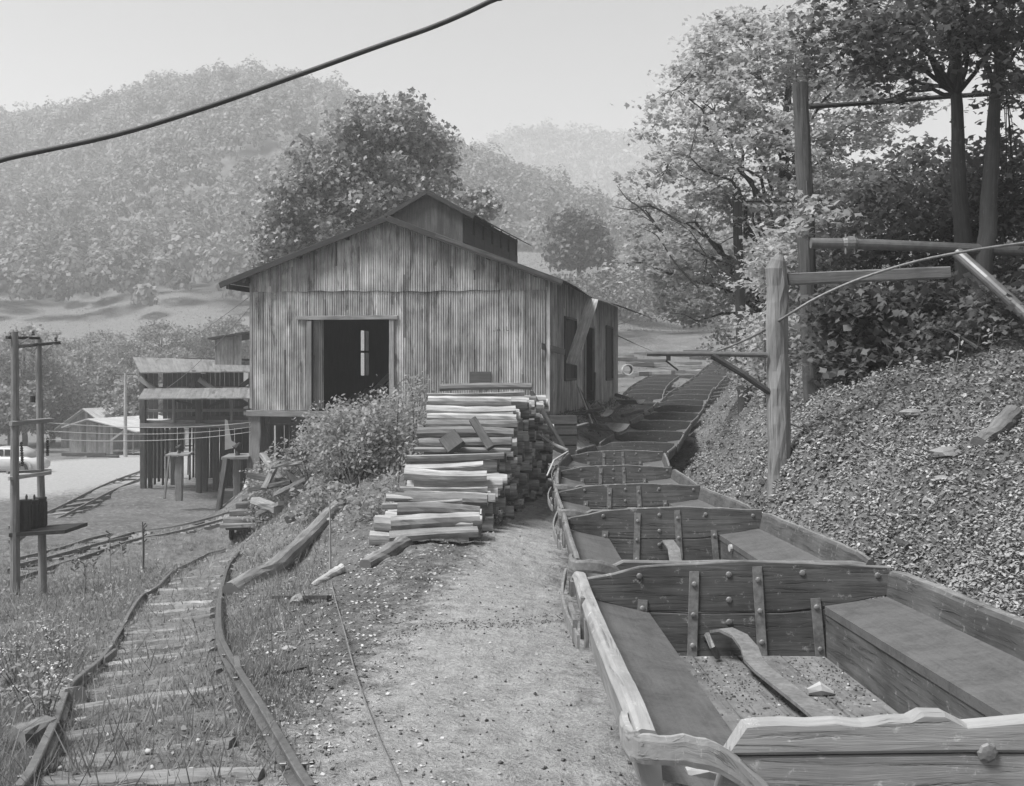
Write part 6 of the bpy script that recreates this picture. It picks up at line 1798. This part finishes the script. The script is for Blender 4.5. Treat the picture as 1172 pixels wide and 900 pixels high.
# stones and chips
x, y, z = scatter(34000, 3.6, 34, (-.55, .3), lambda x, y: (x < 1.0 + y * .02) | (y > 14))
m_ = masks(x, y)[0]; k = NR.random(len(x)) > m_ * .75; x, y, z = x[k], y[k], z[k]
crumbs('gravel', 'chips of slate, coal and bark strewn over the bank and path', 'gravel', np.stack([x, y, z + .002], 1), .0015, .012, M['coal'])
x, y, z = scatter(1500, 3.8, 30, (-.5, .0), lambda x, y: (x < -.3))
crumbs('pale_chips', 'pale wood and stone chips strewn down the bank', 'gravel', np.stack([x, y, z + .002], 1), .003, .017, M['stone'])
x, y, z = scatter(9000, 26, 95, (-.15, .25), lambda x, y: (x > -1) & (x < 18))
crumbs('yard_debris', 'broken stone and rubbish around the cars and barn side', 'debris', np.stack([x, y, z + .005], 1), .01, .07, M['coal'])
x, y, z = scatter(9000, 12, 55, (.1, .32), lambda x, y: (np.abs(x - np.interp(y, [12, 16, 20, 24, 28, 36], [3.0, 3.3, 3.4, 4.2, 5.0, 6.4])) < .7))
crumbs('ditch_rubble', 'dark stones and rubble in the ditch beside the cars', 'rubble', np.stack([x, y, z + .01], 1), .01, .045, M['coal'])

x, y, z = scatter(30000, 4, 30, (-.45, .05), lambda x, y: (x > np.interp(y, [3, 5, 8, 12, 16, 20, 25], [-1.0, -1.0, -1.9, -3.0, -4.1, -4.9, -5.5])) & (x < .2) & (NR.random(len(x)) > np.clip(masks(x, y)[0] * 1.15, 0, .96)))
leaf_obj('bark_litter', np.stack([x, y, z + .006], 1), .022 + .0012 * y, M['litter'], None, QUAD, .35, NR.uniform(-.6, 1.6, len(x))); tag(scene.collection.objects['bark_litter'], 'bark and wood chips strewn over the bank below the stack', 'litter', None, 'stuff')
t = NR.random(1400); a_, b_ = G(430, 742), G(660, 706)
x = a_.x + (b_.x - a_.x) * t + NR.normal(0, .1, 1400); y = a_.y + (b_.y - a_.y) * t + .25 * np.sin(t * 7) + NR.normal(0, .13, 1400)
crumbs('coal_streak', 'dark streak of coal crumbs crossing the path', 'coal', np.stack([x, y, H(x, y) + .002], 1), .0015, .009, M['coal'])
# weeds with white flowers, dark seed stalks
for i, (px, py, h) in enumerate(((30, 790, .42), (52, 760, .4), (75, 742, .42), (25, 745, .4), (48, 812, .42), (18, 770, .5), (62, 722, .36))):
    g = G(px, py + 22); r_ = thing('wildflower', 'bushy weed topped with white flower heads beside the track', 'wildflower', g, 'white flowered weeds beside the track')
    st = MB(); fc = []; lf = []
    for k in range(9):
        tp = g + V(RND.uniform(-.22, .22), RND.uniform(-.22, .22), h * RND.uniform(.65, 1.1)); st.tube([g + V(RND.uniform(-.05, .05), 0, -.02), g.lerp(tp, .6) + V(RND.uniform(-.03, .03), 0, 0), tp], [.005, .004, .002], 4)
        for q in range(7): fc.append(tuple(tp + V(RND.gauss(0, .035), RND.gauss(0, .035), RND.gauss(0, .008))))
        for q in range(12): lf.append(tuple(g.lerp(tp, RND.uniform(.15, .95)) + V(RND.gauss(0, .03), RND.gauss(0, .03), 0)))
    st.build('stem', M['grass'], r_)
    leaf_obj('flower_head', np.array(fc), .022, M['flower'], r_, OVAL, .4); leaf_obj('leaves', np.array(lf), .055, M['leaf_bush'], r_, OVAL, .8)
SL = ['tall dark seed stalk standing alone in the yard weeds', 'pale dry weed stalk near the thin transformer pole', 'short dry weed stalk by the track edge', 'thin dry stalk leaning beside the short one', 'slim dry stalk in the weeds below the yard rails', 'bent dry stalk among the low weeds']
for i, (px, yb, yt) in enumerate(((164, 652, 597), (126, 668, 610), (86, 672, 640), (97, 676, 646), (107, 670, 642), (140, 650, 622))):
    g = G(px, yb); r_ = thing('weed_stalk', SL[i], 'weed', g); s = g.y / F; h = (yb - yt) * s
    b = MB(); r0 = .03 if i == 0 else .012; b.tube([g - UP * .05, g + V(.01, 0, h * .5), g + V(-.02, 0, h)], [r0, r0 * .8, r0 * .4], 6, jit=.2); b.build('stem', M['wood_dark' if i == 0 else 'wood_grey'], r_)
    b = MB()
    for k in range(9):
        z0 = h * RND.uniform(.55, 1); a = RND.uniform(0, 6.28); p = g + V(0, 0, z0); b.tube([p, p + V(.09 * math.cos(a), .09 * math.sin(a), .07)], [.01, .018], 5)
    b.build('seed_head', M['wood_dark' if i == 0 else 'wood_mid'], r_)

# ------------------------------------------------------------------ the air
hb = MB(); x0, x1, y0, y1, z0, z1 = -1010, 1010, -40, 1000, -200, 150
hv = [(x0, y0, z0), (x1, y0, z0), (x1, y1, z0), (x0, y1, z0), (x0, y0, z1), (x1, y0, z1), (x1, y1, z1), (x0, y1, z1)]
hb.idx(hv, [(3, 2, 1, 0), (4, 5, 6, 7), (0, 1, 5, 4), (1, 2, 6, 5), (2, 3, 7, 6), (3, 0, 4, 7)], lambda i, f: (0, 0))
hm = bpy.data.materials.new('pale_air'); hm.use_nodes = True
for n_ in list(hm.node_tree.nodes): hm.node_tree.nodes.remove(n_)
ho = hm.node_tree.nodes.new('ShaderNodeOutputMaterial'); pv = hm.node_tree.nodes.new('ShaderNodeVolumePrincipled')
pv.inputs['Color'].default_value = (1, 1, 1, 1); pv.inputs['Density'].default_value = HAZE; pv.inputs['Anisotropy'].default_value = .2
hm.node_tree.links.new(pv.outputs[0], ho.inputs['Volume'])
ob = hb.build('haze', hm); tag(ob, kind='stuff'); ob['label'] = 'pale summer haze filling the valley'
for o in list(scene.collection.objects):
    if o.type == 'EMPTY' and o.name.startswith('timber_log') and o.get('label') == 'x': o['label'] = RL
# cars further than the first keep light data: nothing else to do
